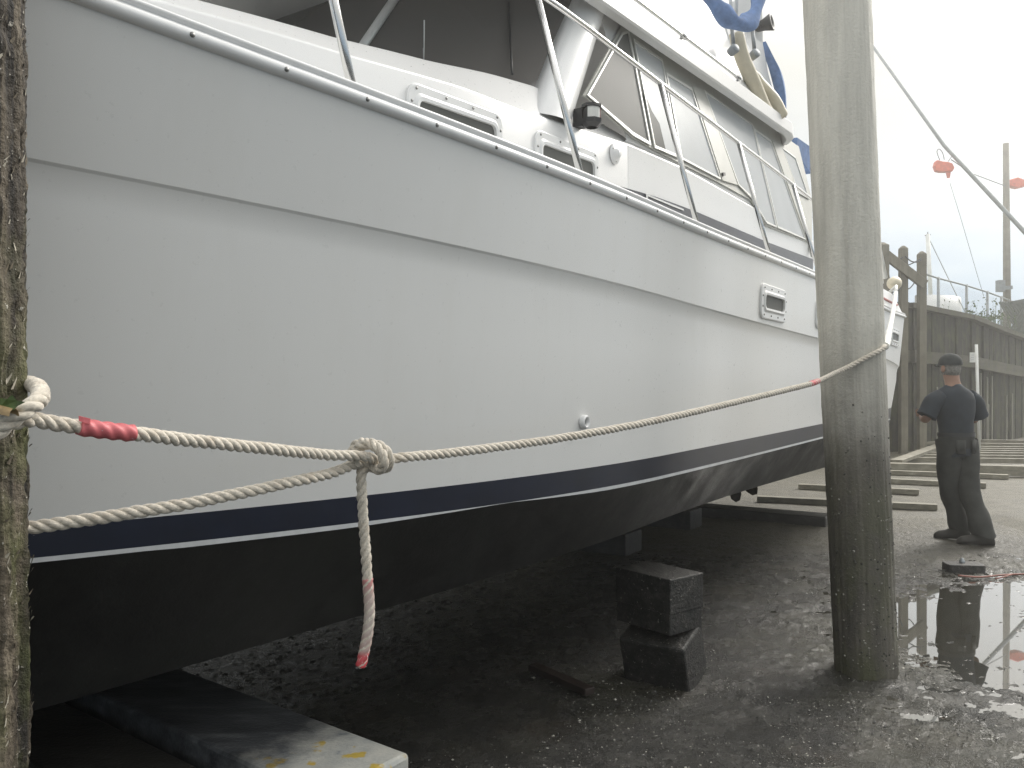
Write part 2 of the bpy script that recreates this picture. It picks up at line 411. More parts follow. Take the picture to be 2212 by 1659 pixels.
    tag(obj('gravel',gm,[M_gravel,M_shell],recalc=False),'wet grey gravel and shell grit scattered on the slipway','gravel',kind='stuff')
build_ground()

# ------------------------------------------------------------------ the yacht
DC=3.35                                     # centreline distance
def d_sheer(u):
    t=max(0,(3.2-u)/5.8); a=max(0,(u-6)/4.9)
    return DC-max(.012,1.97*(1-min(1,t)**2.06)-.12*a*a)
def d_wl(u):
    t=max(0,(3.4-u)/5.3); a=max(0,(u-6)/4.9)
    return DC-max(.012,1.91*(1-min(1,t)**1.85)-.12*a*a)
def d_chine(u):
    t=max(0,(3.4-u)/4.8)
    return DC-max(.012,1.75*(1-min(1,t)**1.7))
def d_knu(u): return d_sheer(u)*.62+d_wl(u)*.38
def fit(trace, dfun, deg=3):
    px=np.array([p[0] for p in trace],float); py=np.array([p[1] for p in trace],float)
    us=[];zs=[]
    for u in np.linspace(.3,10.6,400):
        D=dfun(u); P=B(u,D,0); x=CX+F*P.x/P.y
        if x<px[0]-2 or x>px[-1]+2 or P.y<.3: continue
        y=np.interp(x,px,py); us.append(u); zs.append(H-(y-HZ)/F*P.y)
    us=np.array(us); zs=np.array(zs); c=np.polyfit(us,zs,deg); u0,u1=us[0],us[-1]
    d=np.polyder(c)
    def z(u):
        if u<u0: return float(np.polyval(c,u0)+np.clip(np.polyval(d,u0),-.12,.02)*(u-u0))
        if u>u1: return float(np.polyval(c,u1)+np.clip(np.polyval(d,u1),-.03,.03)*(u-u1))
        return float(np.polyval(c,u))
    return z
T_sheer=[(217,32),(300,62),(433,104),(483,121),(650,182),(737,214),(800,231),(920,276),(1030,319),(1127,356),(1207,386),(1290,419),(1400,463),(1474,492),(1600,541),(1750,597),(1955,690)]
T_knu=[(53,338),(200,366),(367,403),(550,440),(737,478),(900,511),(1060,550),(1270,602),(1474,655),(1618,695),(1762,725),(1950,790)]
T_navy=[(52,1141),(307,1121),(533,1107),(737,1078),(1100,1030),(1474,976),(1768,918),(1908,885),(1937,880)]
T_st=[(52,1218),(400,1175),(737,1131),(920,1105),(1087,1086),(1117,1082),(1300,1051),(1474,1020),(1778,943),(1910,908),(1928,904)]
T_chine=[(52,1560),(410,1450),(780,1330),(1150,1205),(1490,1103),(1780,1010),(1915,962)]
z_sheer=fit(T_sheer,d_sheer,4); z_knu=fit(T_knu,d_knu,3); z_navy=fit(T_navy,d_wl,3); z_st=fit(T_st,d_wl,3); z_ch=fit(T_chine,d_chine,3)
def z_stem(u):
    return float(np.interp(u,[-2.75,-2.3,-1.9,-1.4,-.6,.3,1.2],[2.5,1.7,1.07,.62,.34,.24,.19]))

boat=thing('motor_yacht','large white motor yacht with navy boot stripe propped up on the dry slipway','boat',B(4,DC,0))
def hull_lines(side):
    def P(u,D,z): return B(u, D if side==0 else 2*DC-D, z)
    U=np.concatenate([np.linspace(-2.7,3,70),np.linspace(3.1,10.9,60)])
    rows={k:[] for k in ('top','sheer','k1','k2','k2b','k2c','m1','m2','navy','st0','st1','chine','bot','k3')}
    for u in U:
        a=max(0.,(u-9.0)/1.9); zs=z_stem(u)
        def cl(z): return max(z,zs)
        def uu(z): return u-a*a*.62*max(0,min(1,(2.2-z)/1.1))
        ds,dw,dc,dk=d_sheer(u),d_wl(u),d_chine(u),d_knu(u)
        zS=cl(z_sheer(u)); zK=cl(z_knu(u)); zN=cl(z_navy(u)); zT=cl(z_st(u)); zC=cl(z_ch(u))
        w=.013 if u>1.2 else .011
        q=min(1,max(0,(DC-dk)/.6))
        def add(k,D,z): rows[k].append(P(uu(z),D,z))
        add('sheer',ds,zS)
        add('k1',dk-.010*q,zK+.003); add('k2',dk-.004*q,zK-.004); add('k2b',dk+.006*q,zK-.028); add('k2c',dk+.012*q,zK-.07)
        # gently convex topsides under the knuckle
        for k,f in (('m1',.33),('m2',.66)):
            D=dk+.012*q+(dw-dk)*f-.018*q*math.sin(math.pi*f); add(k,D,(zK-.014)*(1-f)+zN*f)
        add('navy',dw-.004*q,zN); add('st0',dw,zT)
        gap=1
        px=CX+F*B(u,dw,zT).x/max(.2,B(u,dw,zT).y)
        add('st1',dw,zT-w*min(1,max(.03,((1090-px)/330 if px<1102 else (px-1114)/190))**.8))
        add('chine',dc,zC)
        zb=max(zs,.5-.0*u); add('bot',min(DC-.05*q-.001,DC),max(zs,min(zC,.46)))
        add('k3',DC-.05*q,max(zs,.19))
    return rows,U
rl,UU=hull_lines(0); rr,_=hull_lines(1)
def strip(mb,names,smooth=True):
    for r in (rl,rr): mb.grid([[Vector(p) for p in r[k]] for k in names],0,smooth)
mb=MB(); strip(mb,('sheer','k1')); strip(mb,('k1','k2')); strip(mb,('k2','k2b','k2c','m1','m2','navy'))
# transom
def endring(names): return [rl[k][-1] for k in names]+[rr[k][-1] for k in reversed(names)]
e=endring(('sheer','k1','k2','k2b','k2c','m1','m2','navy')); mb.face([mb.vert(p) for p in e])
hull=obj('hull',mb,M_hull,boat)
for p in hull.data.polygons: pass
mb=MB(); strip(mb,('navy','st0')); e=endring(('navy','st0')); mb.face([mb.vert(p) for p in e]); obj('boot_stripe',mb,M_navy,boat)
mb=MB(); strip(mb,('st0','st1')); e=endring(('st0','st1')); mb.face([mb.vert(p) for p in e]); obj('waterline_stripe',mb,M_grey,boat)
mb=MB(); strip(mb,('st1','chine')); strip(mb,('chine','bot')); e=endring(('st1','chine','bot')); mb.face([mb.vert(p) for p in e]); obj('hull_bottom',mb,M_black,boat)
mb=MB()
ku=[i for i,u in enumerate(UU) if u<8.4]
for r in (rl,rr): mb.grid([[r['bot'][i] for i in ku],[r['k3'][i] for i in ku]],0,False)
mb.grid([[rl['k3'][i] for i in ku],[rr['k3'][i] for i in ku]],0,False)
mb.face([mb.vert(p) for p in (rl['bot'][ku[-1]],rl['k3'][ku[-1]],rr['k3'][ku[-1]],rr['bot'][ku[-1]])])
obj('keel',mb,M_black,boat)

def along(us,dfun,doff,zfun,zoff,side=0):
    out=[]
    for u in us:
        D=dfun(u)+doff; D=min(D,DC-.005)
        out.append(B(u,D if side==0 else 2*DC-D,zfun(u)+zoff))
    return out
us=np.linspace(-2.55,10.95,150)
# rub rail: half-round extrusion with a raised lip
def railsweep(mb,prof,side):
    rows=[]
    for u in us:
        D=d_sheer(u); z=z_sheer(u)
        rows.append([B(u,(D-a) if side==0 else 2*DC-(D-a),z+b) for a,b in prof])
    mb.grid(rows,0,True,closed=True)
mb=MB()
prof=[(-.004,0),(.008,.0005),(.017,.006),(.021,.015),(.019,.025),(.012,.032),(.004,.035),(.003,.039),(.010,.043),(.012,.049),(.006,.055),(-.004,.057),(-.02,.057),(-.02,.0)]
railsweep(mb,prof,0); railsweep(mb,prof,1)
rub=obj('rub_rail',mb,M_rail,boat)
sc0=None
for i in range(30):
    u=.72+i*.205+i*i*.004
    if u>8: break
    D=d_sheer(u)-.0205; z=z_sheer(u)+.0155
    if sc0 is None:
        m2=MB(); m2.lathe((0,0,0),(C,-S,0),[(0,.0035),(.0035,.003),(.006,.0015),(.0065,-.002)],10)
        sc0=obj('screw',m2,M_screw); s_=sc0
    else:
        s_=sc0.copy(); COL.objects.link(s_)
    s_.parent=rub; s_.location=B(u,D,z)
# deck
mb=MB()
L=along(us,d_sheer,.0,z_sheer,.045); Rr=along(us,d_sheer,.0,z_sheer,.045,1)
mb.grid([L,[ (a+b)/2+Vector((0,0,.03)) for a,b in zip(L,Rr)],Rr])
obj('deck',mb,M_white,boat)
# stern bulwark
ub=np.linspace(8.2,10.93,24)
bl=[]
for side in (0,1):
    mb=MB()
    P=lambda u,D,z: B(u,D if side==0 else 2*DC-D,z)
    top=lambda u: z_sheer(u)+.057+.2*min(1,(u-8.2)/.7)*(1-.55*max(0,(u-10.2)/.73))
    a=[P(u,d_sheer(u)+.02,z_sheer(u)+.05) for u in ub]; b=[P(u,d_sheer(u)+.06,top(u)) for u in ub]
    c=[P(u,d_sheer(u)+.13,top(u)) for u in ub]; d=[P(u,d_sheer(u)+.15,z_sheer(u)+.05) for u in ub]
    mb.grid([a,b,c,d],0,False)
    mb.face([mb.vert(x) for x in (a[-1],b[-1],c[-1],d[-1])])
    bl.append(obj('stern_bulwark',mb,M_white,boat))
bul=bl[0]
mb=MB(); n_=[]
for u in np.linspace(8.6,10.45,10): n_.append(B(u,d_sheer(u)+.036,z_sheer(u)+.14))
mb.tube(n_,.014,6); obj('red_trim',mb,M_redtrim,bul)

# ---- cabin trunk
def d_tr(u):
    t=min(1,max(0,(3.0-u)/4.4)); return DC-max(.05,1.40*(1-t**2.2))
def z_cham(u): return float(np.interp(u,[-1.4,.5,2.1,2.65,3.0,3.4,3.7,4.2,5.0,8.2],[2.42,2.5,2.60,2.655,2.675,2.71,2.745,2.80,2.84,2.86]))
def z_trt(u): return float(np.interp(u,[-1.4,.5,1.6,2.1,2.6,3.0,3.4,8.2],[2.5,2.58,2.65,2.695,2.765,2.84,2.90,2.90]))
ut=np.linspace(-1.38,4.3,60)
mb=MB()
for side in (0,1):
    P=lambda u,D,z: B(u,D if side==0 else 2*DC-D,z)
    rows=[]
    for u in ut:
        D=d_tr(u); zc=z_cham(u); zt=z_trt(u); lim=lambda d: min(d,DC)
        rows.append([P(u,D,2.15),P(u,D+.004,zc-.012),P(u,lim(D+.008),zc),P(u,lim(D+.02),zc+.006),P(u,lim(D+.105),zt-.012),P(u,lim(D+.125),zt),P(u,lim(D+.16),zt+.004),P(u,DC,zt+.06*min(1,(DC-D)))])
    mb.grid(rows,0,True)
obj('cabin_trunk',mb,M_white,boat)

def rrect(u0,u1,z0,z1,r,n=6,sl=0.):
    out=[]
    for cu,cz,a0 in ((u1-r,z1-r,0),(u0+r,z1-r,90),(u0+r,z0+r,180),(u1-r,z0+r,270)):
        for k in range(n+1):
            a=R(a0+90*k/n); out.append((cu+r*math.cos(a),cz+r*math.sin(a)))
    return [(u,z+sl*(u-u0)) for u,z in out]
NV=Vector((C,-S,0))
FS=None
def portlight(u0,u1,z0,z1,D,sl,fr=.045,r=.055,depth=.055,dfun=None,screws=True):
    df=dfun if dfun else (lambda u,z: D)
    on=lambda loop,off: [B(u,df(u,z)-off,z) for u,z in loop]
    o=rrect(u0,u1,z0,z1,r,6,sl); i1=rrect(u0+fr,u1-fr,z0+fr,z1-fr,r*.62,6,sl); i2=rrect(u0+fr+.012,u1-fr-.012,z0+fr+.012,z1-fr-.012,r*.5,6,sl)
    m=MB(); n=len(o)
    loops=[on(o,-.002),on(o,.007),on(rrect(u0+.006,u1-.006,z0+.006,z1-.006,r*.9,6,sl),.010),on(rrect(u0+fr-.012,u1-fr+.012,z0+fr-.012,z1-fr+.012,r*.7,6,sl),.010),on(i1,.018),on(i2,.016),on(i2,-depth+.03)]
    m.grid(loops,0,False,closed=True)
    f=obj('portlight',m,M_white,boat)
    m=MB(); m.face([m.vert(p) for p in on(i2,-.0+.0035)]); 
    g=obj('glass',m,M_dark,f,recalc=False)
    if screws:
        def fs(u,z):
            global FS
            if FS is None:
                m=MB(); m.lathe((0,0,0),NV,[(0,.004),(.005,.0035),(.006,0)],8); o_=obj('frame_screw',m,M_screw); FS=o_
            else: o_=FS.copy(); COL.objects.link(o_)
            o_.parent=f; o_.location=B(u,df(u,z)-.010,z)
        for q in range(4):
            t=q/3
            for zz in (z1-fr*.45,z0+fr*.45):
                u=u0+fr+(u1-u0-2*fr)*t; z=zz+sl*(u-u0)
                fs(u,z)
        for q in range(2):
            for uu_ in (u0+fr*.45,u1-fr*.45):
                z=z0+fr+(z1-z0-2*fr)*(.2+.6*q)+sl*(uu_-u0)
                fs(uu_,z)
    return f
trf=lambda u,z: d_tr(u)+.002
portlight(2.315,2.905,2.36,2.583,1.95,.045,dfun=trf)
portlight(3.165,3.785,2.37,2.622,1.95,.05,dfun=trf)
def hullD(u,z):
    zs,zk=z_sheer(u),z_knu(u); t=(z-zk)/(zs-zk); return (d_knu(u)-.012)*(1-t)+d_sheer(u)*t
for (a,b) in ((4.68,5.2),(5.98,6.5),(9.55,10.25)):
    zt=z_sheer(a)-.135
    portlight(a,b,zt-.2,zt,0,-.0,fr=.05,r=.05,dfun=lambda u,z: hullD(u,z)-.001)
# round vent plate and through-hull
mb=MB(); mb.lathe(B(3.976,1.947,2.693),NV,[(0,.03),(.018,.03),(.026,.02),(.03,.008),(.05,.007),(.053,.004),(.054,-.003)],24)
vp=obj('vent_plate',mb,M_white,boat)
for a in (30,150,270):
    mb=MB(); mb.lathe(B(3.976+.041*math.cos(R(a)),1.94,2.693+.041*math.sin(R(a))),NV,[(0,.003),(.004,.002),(.0045,0)],8); obj('plate_screw',mb,M_screw,vp)
ut_,zt_=2.72,1.335
f_=(z_knu(ut_)-zt_)/(z_knu(ut_)-z_navy(ut_)); Dt=d_knu(ut_)+(d_wl(ut_)-d_knu(ut_))*f_-.014*math.sin(math.pi*f_)
mb=MB(); mb.lathe(B(ut_,Dt+.006,zt_),NV,[(.026,0),(.026,.016),(.021,.022),(.015,.018),(.013,.008),(.013,-.002)],24)
th=obj('drain_fitting',mb,M_white,boat)
mb=MB(); mb.lathe(B(ut_,Dt+.006,zt_),NV,[(.0128,.006),(0,.006)],20); obj('drain_hole',mb,M_plastic,th)

# ---- saloon
PA,PB=1.95-.21*2.85,.21                      # side plane D = PA + PB*z above the ledge
def sp(px,py,off=0):
    u,D,z=bpl(px,py,PA-off,PB); return B(u,D,z)
def z7(x,y): return (1209.6+.3473*x,.3473*y)
mb=MB()
for side in (0,1):
    P=lambda u,D,z: B(u,D if side==0 else 2*DC-D,z)
    rows=[]
    for u in np.linspace(4.15,8.35,12):
        zl=z_cham(u)
        rows.append([P(u,1.95,2.15),P(u,1.953,zl-.012),P(u,1.958,zl),P(u,1.985,zl+.004),P(u,PA+PB*(zl+.02)+.02,zl+.02),P(u,PA+PB*3.70+.02,3.70),P(u,DC,3.72)])
    mb.grid(rows,0,False)
    mb.face([mb.vert(p) for p in rows[-1]])
# front quarter behind the pillar
sal=obj('saloon',mb,M_white,boat)
off=NV*.012
def pane(name,pts,mat,base=.004,th=.008,par=None,conv=True):
    m=MB(); P=[sp(*(z7(*p) if conv else p),off=base) for p in pts]
    m.prism(P,NV*th); return obj(name,m,mat,par or boat)
band=pane('window_band',[(380,150),(760,400),(1180,705),(1478,912),(1560,1240),(1560,1600),(1540,1512),(1275,1402),(1180,1246),(960,1126),(740,1018),(590,940),(452,862),(140,596)],M_frame,-.016,.012)
def win(pts,mat,name='window'):
    P=np.array(pts,float); c=P.mean(0)
    w=pane(name,pts,mat,-.003,.006,boat)
    ins=[]; outp=[sp(*z7(*p),off=.003) for p in pts]
    cc=sum(outp,Vector())/len(outp)
    inn=[p+(cc-p)*min(.25,.022/max(.05,(cc-p).length)) for p in outp]
    m=MB(); m.ring(outp,inn,NV*.008); obj('frame',m,M_alu,w)
    return w
win([(385,200),(424,192),(560,905),(452,845),(165,592)],M_dark)
win([(452,240),(632,368),(738,985),(585,920)],M_skypane)
win([(655,452),(815,548),(996,1118),(752,990)],M_skypane)
win([(893,560),(1195,772),(1345,1415),(1283,1390),(1190,1235),(1105,1150)],M_skypane)
win([(1205,800),(1308,872),(1526,1492),(1352,1418)],M_skypane)
win([(1376,915),(1460,975),(1548,1240),(1480,1200)],M_skypane)
pane('dark_mullion',[(818,545),(884,548),(1096,1152),(1002,1122)],M_frame,-.002,.012,band)
pane('dark_mullion',[(1312,872),(1368,905),(1476,1200),(1552,1560),(1532,1495)],M_frame,-.002,.012,band)
pane('dark_reflection',[(510,545),(570,690),(618,770),(662,955),(592,922)],M_dark,.0042,.002,band)  # dark reflection in the second pane, built as a thin panel
pane('door_handle',[(1000,1075),(1012,1075),(1014,1095),(1002,1095)],M_plastic,.006,.02,band)
# corner pillar of the windscreen
mb=MB()
b0=B(3.24,1.99,2.72); b1=B(3.50,1.955,2.72); t0=B(4.00,2.15,3.66); t1=B(4.22,2.11,3.64)
rows=[]
for k in range(9):
    f=k/8; a=b0.lerp(t0,f); b=b1.lerp(t1,f); row=[]
    ax=(b-a); mid=(a+b)/2
    for j in range(9):
        g=j/8; row.append(a.lerp(b,g)+NV*(.045*math.sin(math.pi*g)))
    row+= [b-NV*.06,a-NV*.06]
    rows.append(row)
mb.grid(rows,0,True,closed=True)
obj('windscreen_pillar',mb,M_white,boat)
# windscreen
ws=MB(); A=[(3.40,2.0,2.80),(2.72,2.72,2.82),(2.72,3.98,2.82),(3.40,4.70,2.80)]; T=[(4.07,2.14,3.69),(3.38,2.76,3.69),(3.38,3.94,3.69),(4.07,4.56,3.69)]
for i in range(3): ws.quad(B(*A[i]),B(*A[i+1]),B(*T[i+1]),B(*T[i]))
W=obj('windscreen',ws,M_smoke,boat)
for i in (1,2):
    mb=MB(); mb.tube([B(A[i][0]-.02,A[i][1],A[i][2]),B(T[i][0]-.02,T[i][1],T[i][2])],.022,8); obj('mullion',mb,M_alu,W)
mb=MB(); mb.tube([B(T[0][0]-.02,T[0][1],3.64),B(T[1][0]-.02,T[1][1],3.64),B(T[2][0]-.02,T[2][1],3.64)],.02,8); obj('top_frame',mb,M_alu,W)
mb=MB(); wp=[B(3.30,2.12,2.93).lerp(B(3.62,2.35,3.42),k/6)+Vector((-.03,-.03,0)) for k in range(7)]
mb.tube(wp,.006,6); mb.beam(wp[2]+Vector((0,0,-.02)),wp[6]+Vector((0,0,.02)),.008,.02); obj('wiper',mb,M_plastic,W)
mb=MB(); cpt=[B(3.0+.12*math.cos(a),2.42+.10*math.cos(a),3.1+.12*math.sin(a))+Vector((-.02,-.03,0)) for a in np.linspace(R(190),R(350),14)]
mb.tube(cpt,.003,6); obj('wiper_hose',mb,M_grey,W)
# saloon front under the windscreen is closed by the trunk top
# ---- flybridge
def zf(u): return 3.48+.066*(u-4.16)
FP=[(DC,.20),(2.13,.19),(2.05,.02),(2.03,0),(1.975,.002),(1.965,.012),(1.968,.11),(1.985,.128),(2.06,.175),(2.125,.31),(2.14,.335),(2.19,.345),(2.21,.39),(2.34,.98),(2.38,1.0),(2.43,.98),(2.45,.5),(DC,.5)]
mb=MB(); uf=[1.75,1.85,2.1]+list(np.linspace(2.5,7.6,15))+[7.8,7.95,8.0]
for side in (0,1):
    rows=[]
    for u in uf:
        e_=max(0,(2.1-u)/.35); e2=max(0,(u-7.6)/.4); sh=.25*e_*e_+.14*e2*e2
        hh=1.0 if u<7.2 else max(.3,1-(u-7.2)/.7*.9)
        row=[]
        for D,o in FP:
            oo=o if o<.34 else .34+(o-.34)*hh*min(1,max(0,(u-2.4)/.8)+.05)
            D2=min(DC,D+sh)
            row.append(B(u,D2 if side==0 else 2*DC-D2,zf(u)+oo))
        rows.append(row)
    mb.grid(rows,0,True,flip=side==1)
    for r_ in (rows[0],rows[-1]): mb.face([mb.vert(p) for p in r_])
fly=obj('flybridge',mb,M_white,boat)
es=fly.modifiers.new('edge','EDGE_SPLIT'); es.split_angle=R(24)
mb=MB()
gr=[B(u,1.985,zf(u)+.165) for u in np.linspace(2.8,6.22,20)]
mb.tube(gr,.0125,10)
g_=obj('grab_rail',mb,M_steel,boat)
for u in (3.6,5.05,6.18):
    m2=MB(); m2.tube([B(u,1.985,zf(u)+.165),B(u-.01,2.01,zf(u)+.145),B(u,2.05,zf(u)+.15)],.011,8); m2.lathe(B(u,1.985,zf(u)+.165),B(1,0,0)-B(0,0,0),[(.001,-.03),(.018,-.028),(.018,.028),(.001,.03)],10); obj('bracket',m2,M_steel,g_)
# flybridge fittings: canvas cover, seat arch, horn, lamps
def fan(u,D,z): return B(u,D,z)
mb=MB()
Pc=[at(*p) for p in ((1490,-75,6.05),(1520,-25,6.05),(1552,18,6.05),(1578,42,6.1),(1600,52,6.15),(1622,42,6.25),(1636,10,6.35),(1640,-50,6.45))]
Pc=catmull(Pc,6); rows=[]
for i,p in enumerate(Pc):
    w=.062+.018*math.sin(i*.5); t=(Pc[min(i+1,len(Pc)-1)]-Pc[max(i-1,0)]).normalized(); n=Vector((0,1,0)).cross(t).normalized()
    rows.append([p+n*w*math.cos(a)+Vector((0,1,0))*.06*math.sin(a) for a in np.linspace(0,2*math.pi,14)[:-1]])
mb.grid(rows,0,True,closed=True); obj('canvas_cover',mb,M_blue,boat)
mb=MB()
Pc=catmull([at(*p) for p in ((1652,92,7.4),(1665,118,7.4),(1680,150,7.4),(1690,190,7.4),(1695,235,7.4),(1697,252,7.4))],5); rows=[]
for i,p in enumerate(Pc):
    w=.03+.05*math.sin(math.pi*min(1,i/len(Pc)*1.1))
    rows.append([p+Vector((-w,0,0)),p+Vector((0,-.03,0)),p+Vector((w*.6,.05,0)),p+Vector((0,.09,0))])
mb.grid(rows,0,True,closed=True); obj('side_curtain',mb,M_blue,boat)
mb=MB(); mb.tube(catmull([at(*p) for p in ((1590,70,6.6),(1602,120,6.65),(1628,180,6.8),(1650,232,7.0),(1662,252,7.05))],5),[.06]*21,12); mb.tube(catmull([at(*p) for p in ((1600,190,6.9),(1625,165,6.9),(1640,180,6.95),(1672,215,7.1),(1690,250,7.2))],4),.05,10)
obj('arch_leg',mb,M_cream,boat)
mb=MB()
Pq=[at(*p) for p in ((1560,20,6.9),(1645,-40,7.2),(1648,95,7.35),(1660,160,7.4),(1688,262,7.5),(1600,190,7.0))]
mb.prism(Pq,NV*-.05); obj('seat_back',mb,M_white,boat)
mb=MB(); hp=at(1655,52,7.2); mb.lathe(hp,Vector((.8,-.5,.15)),[(.02,-.1),(.04,-.08),(.05,-.02),(.075,.05),(.06,.055),(.0,.0)],18); mb.tube([at(1640,58,7.2),at(1648,55,7.2)],.03,10); obj('loudhailer',mb,M_plastic,boat)
for q in ((1583,85,6.5),(1628,95,6.75)):
    mb=MB(); mb.tube([at(q[0]-2,q[1]-28,q[2]),at(q[0]+2,q[1]+18,q[2])],.016,8); mb.lathe(at(q[0]+2,q[1]+22,q[2]),(0.3,-.6,.2),[(0,-.05),(.035,-.04),(.04,.02),(.03,.03),(0,.03)],14); obj('deck_lamp',mb,M_galv,boat)
mb=MB(); mb.tube([at(1576,-30,6.4),at(1580,30,6.45),at(1582,60,6.5)],.014,8); mb.tube([at(1592,-30,6.4),at(1590,60,6.5)],.014,8); obj('canvas_strap',mb,M_grey,boat)
mb=MB(); Pq=[at(*p) for p in ((1722,297,8.6),(1752,318,9.0),(1752,375,9.0),(1722,330,8.6))]; mb.prism(Pq,NV*-.08); obj('aft_canvas',mb,M_blue,boat)
# ---- navy band and emblem along the cabin side
mb=MB(); P=[]
ub_=np.linspace(3.79,8.3,20); ztop=lambda u: float(np.interp(u,[3.79,4.45,4.9,5.2,6.8,8.0,8.4],[2.515,2.565,2.585,2.595,2.625,2.665,2.68]))
mb.grid([[B(u,1.947,ztop(u)) for u in ub_],[B(u,1.9465,2.25) for u in ub_]],0,False)
nb=obj('navy_band',mb,M_navy,boat)
mb=MB()
def eb(u0,u1,z0,z1,sk=0):
    mb.hexa([B(u0,1.946,z0),B(u1,1.946,z0+sk),B(u1,1.938,z0+sk),B(u0,1.938,z0),B(u0,1.946,z1),B(u1,1.946,z1+sk),B(u1,1.938,z1+sk),B(u0,1.938,z1)])
eb(4.36,4.93,2.545,2.556,.012); eb(4.36,4.385,2.50,2.545); eb(4.36,4.50,2.49,2.502,-.01); eb(4.46,4.53,2.462,2.476,-.006)
eb(4.60,4.72,2.50,2.512,-.004); eb(4.69,4.74,2.468,2.50,-.004); eb(4.80,4.92,2.505,2.52,0); eb(4.80,4.92,2.478,2.49,0); eb(4.905,4.925,2.49,2.506,0)
obj('emblem',mb,M_steel,nb)
# ---- navigation light
mb=MB(); u0,z0=3.585,2.785
ring_=lambda r,z: [B(u0+r*math.cos(a)*1.05,1.90-.02+r*math.sin(a),z) for a in np.linspace(0,2*math.pi,9)[:-1]]
rows=[ring_(.028,z0-.065),ring_(.05,z0-.045),ring_(.052,z0-.025),ring_(.04,z0-.025),ring_(.04,z0+.03),ring_(.052,z0+.03),ring_(.05,z0+.045),ring_(.02,z0+.05)]
mb.grid(rows,0,False,closed=True); mb.box(B(u0,1.945,z0-.01),.05,.05,.09,(Vector((S,C,0)),NV,Vector((0,0,1))))
nl=obj('navigation_light',mb,M_plastic,boat)
mb=MB(); mb.grid([[B(u0+.043*math.cos(a),1.88+.043*math.sin(a),z) for a in np.linspace(R(180),R(275),6)] for z in (z0-.024,z0+.029)],0,False); obj('clear_lens',mb,M_pvc,nl)
mb=MB(); mb.grid([[B(u0+.043*math.cos(a),1.88+.043*math.sin(a),z) for a in np.linspace(R(285),R(350),6)] for z in (z0-.024,z0+.029)],0,False); obj('red_lens',mb,M_red,nl)
# ---- stanchions and handrail
rail=[]
def d_rail(u): return min(DC-.05,d_sheer(u)+.29)
ur=list(np.linspace(-2.2,8.6,60))
for side in (0,1):
    mb=MB(); mb.tube([B(u,d_rail(u) if side==0 else 2*DC-d_rail(u),3.0+.02*max(0,(1.5-u))) for u in ur],.0125,10); obj('handrail',mb,M_steel,boat)
for u in (-1.3,.35,1.655,2.743,3.93,5.177,6.49,7.7):
    mb=MB(); a=B(u,d_sheer(u)+.085,z_sheer(u)+.05); b=B(u,d_rail(u),3.0+.02*max(0,(1.5-u)))
    mb.tube([a,a.lerp(b,.5),b],.0135,10); mb.lathe(a,(0,0,1),[(.03,0),(.03,.006),(.016,.012),(.0145,.03)],14)
    obj('stanchion',mb,M_steel,boat)
# ---- stern details
mb=MB(); uc=10.35; cb=B(uc,d_sheer(uc)+.12,z_sheer(uc)+.20)
mb.tube([cb+Vector((-.08,-.1,.05)),cb+Vector((0,0,.06)),cb+Vector((.08,.1,.05))],.014,8); mb.tube([cb,cb+Vector((0,0,.06))],.02,8); obj('cleat',mb,M_steel,boat)
mb=MB(); mb.tube([at(1891,500,8.9),at(1906,612,9.2)],.016,8); mb.tube([at(1884,470,9.2),at(1912,600,9.6)],.03,8); obj('stern_pole',mb,M_pvc,boat)
mb=MB(); pc=at(1932,612,9.8)
mb.lathe(pc,(.4,.5,.1),[(0,-.12),(.05,-.11),(.075,-.05),(.08,.03),(.05,.1),(0,.12)],16); obj('fender',mb,M_cream,boat)
# propeller and rudder
mb=MB(); hub=B(9.35,3.0,.33); ax=B(1,0,0)-B(0,0,0)
mb.lathe(hub,ax,[(.001,-.12),(.04,-.1),(.05,0),(.035,.1),(.001,.13)],14)
for k in range(4):
    a=R(90*k+20); e1=Vector((0,0,1))*math.cos(a)+NV*math.sin(a); e2=ax.cross(e1); rows=[]
    for rr_,w in ((.03,.06),(.1,.13),(.17,.15),(.215,.08)):
        rows.append([hub+e1*rr_+e2*w*s_*.5+ax*(.03*s_) for s_ in (-1,-.3,.3,1)])
    mb.grid(rows,0,True)
obj('propeller',mb,M_bronze,boat)
mb=MB(); mb.prism([B(9.55,3.0,.72),B(9.95,3.0,.72),B(9.9,3.0,.27),B(9.62,3.0,.25)],NV*.04); obj('rudder',mb,M_bronze,boat)
mb=MB(); mb.tube([B(8.0,3.0,.5),hub],.03,8); mb.beam(B(9.1,3.0,.36),B(9.1,3.0,.8),.03,.1); obj('propeller_shaft',mb,M_bronze,boat)

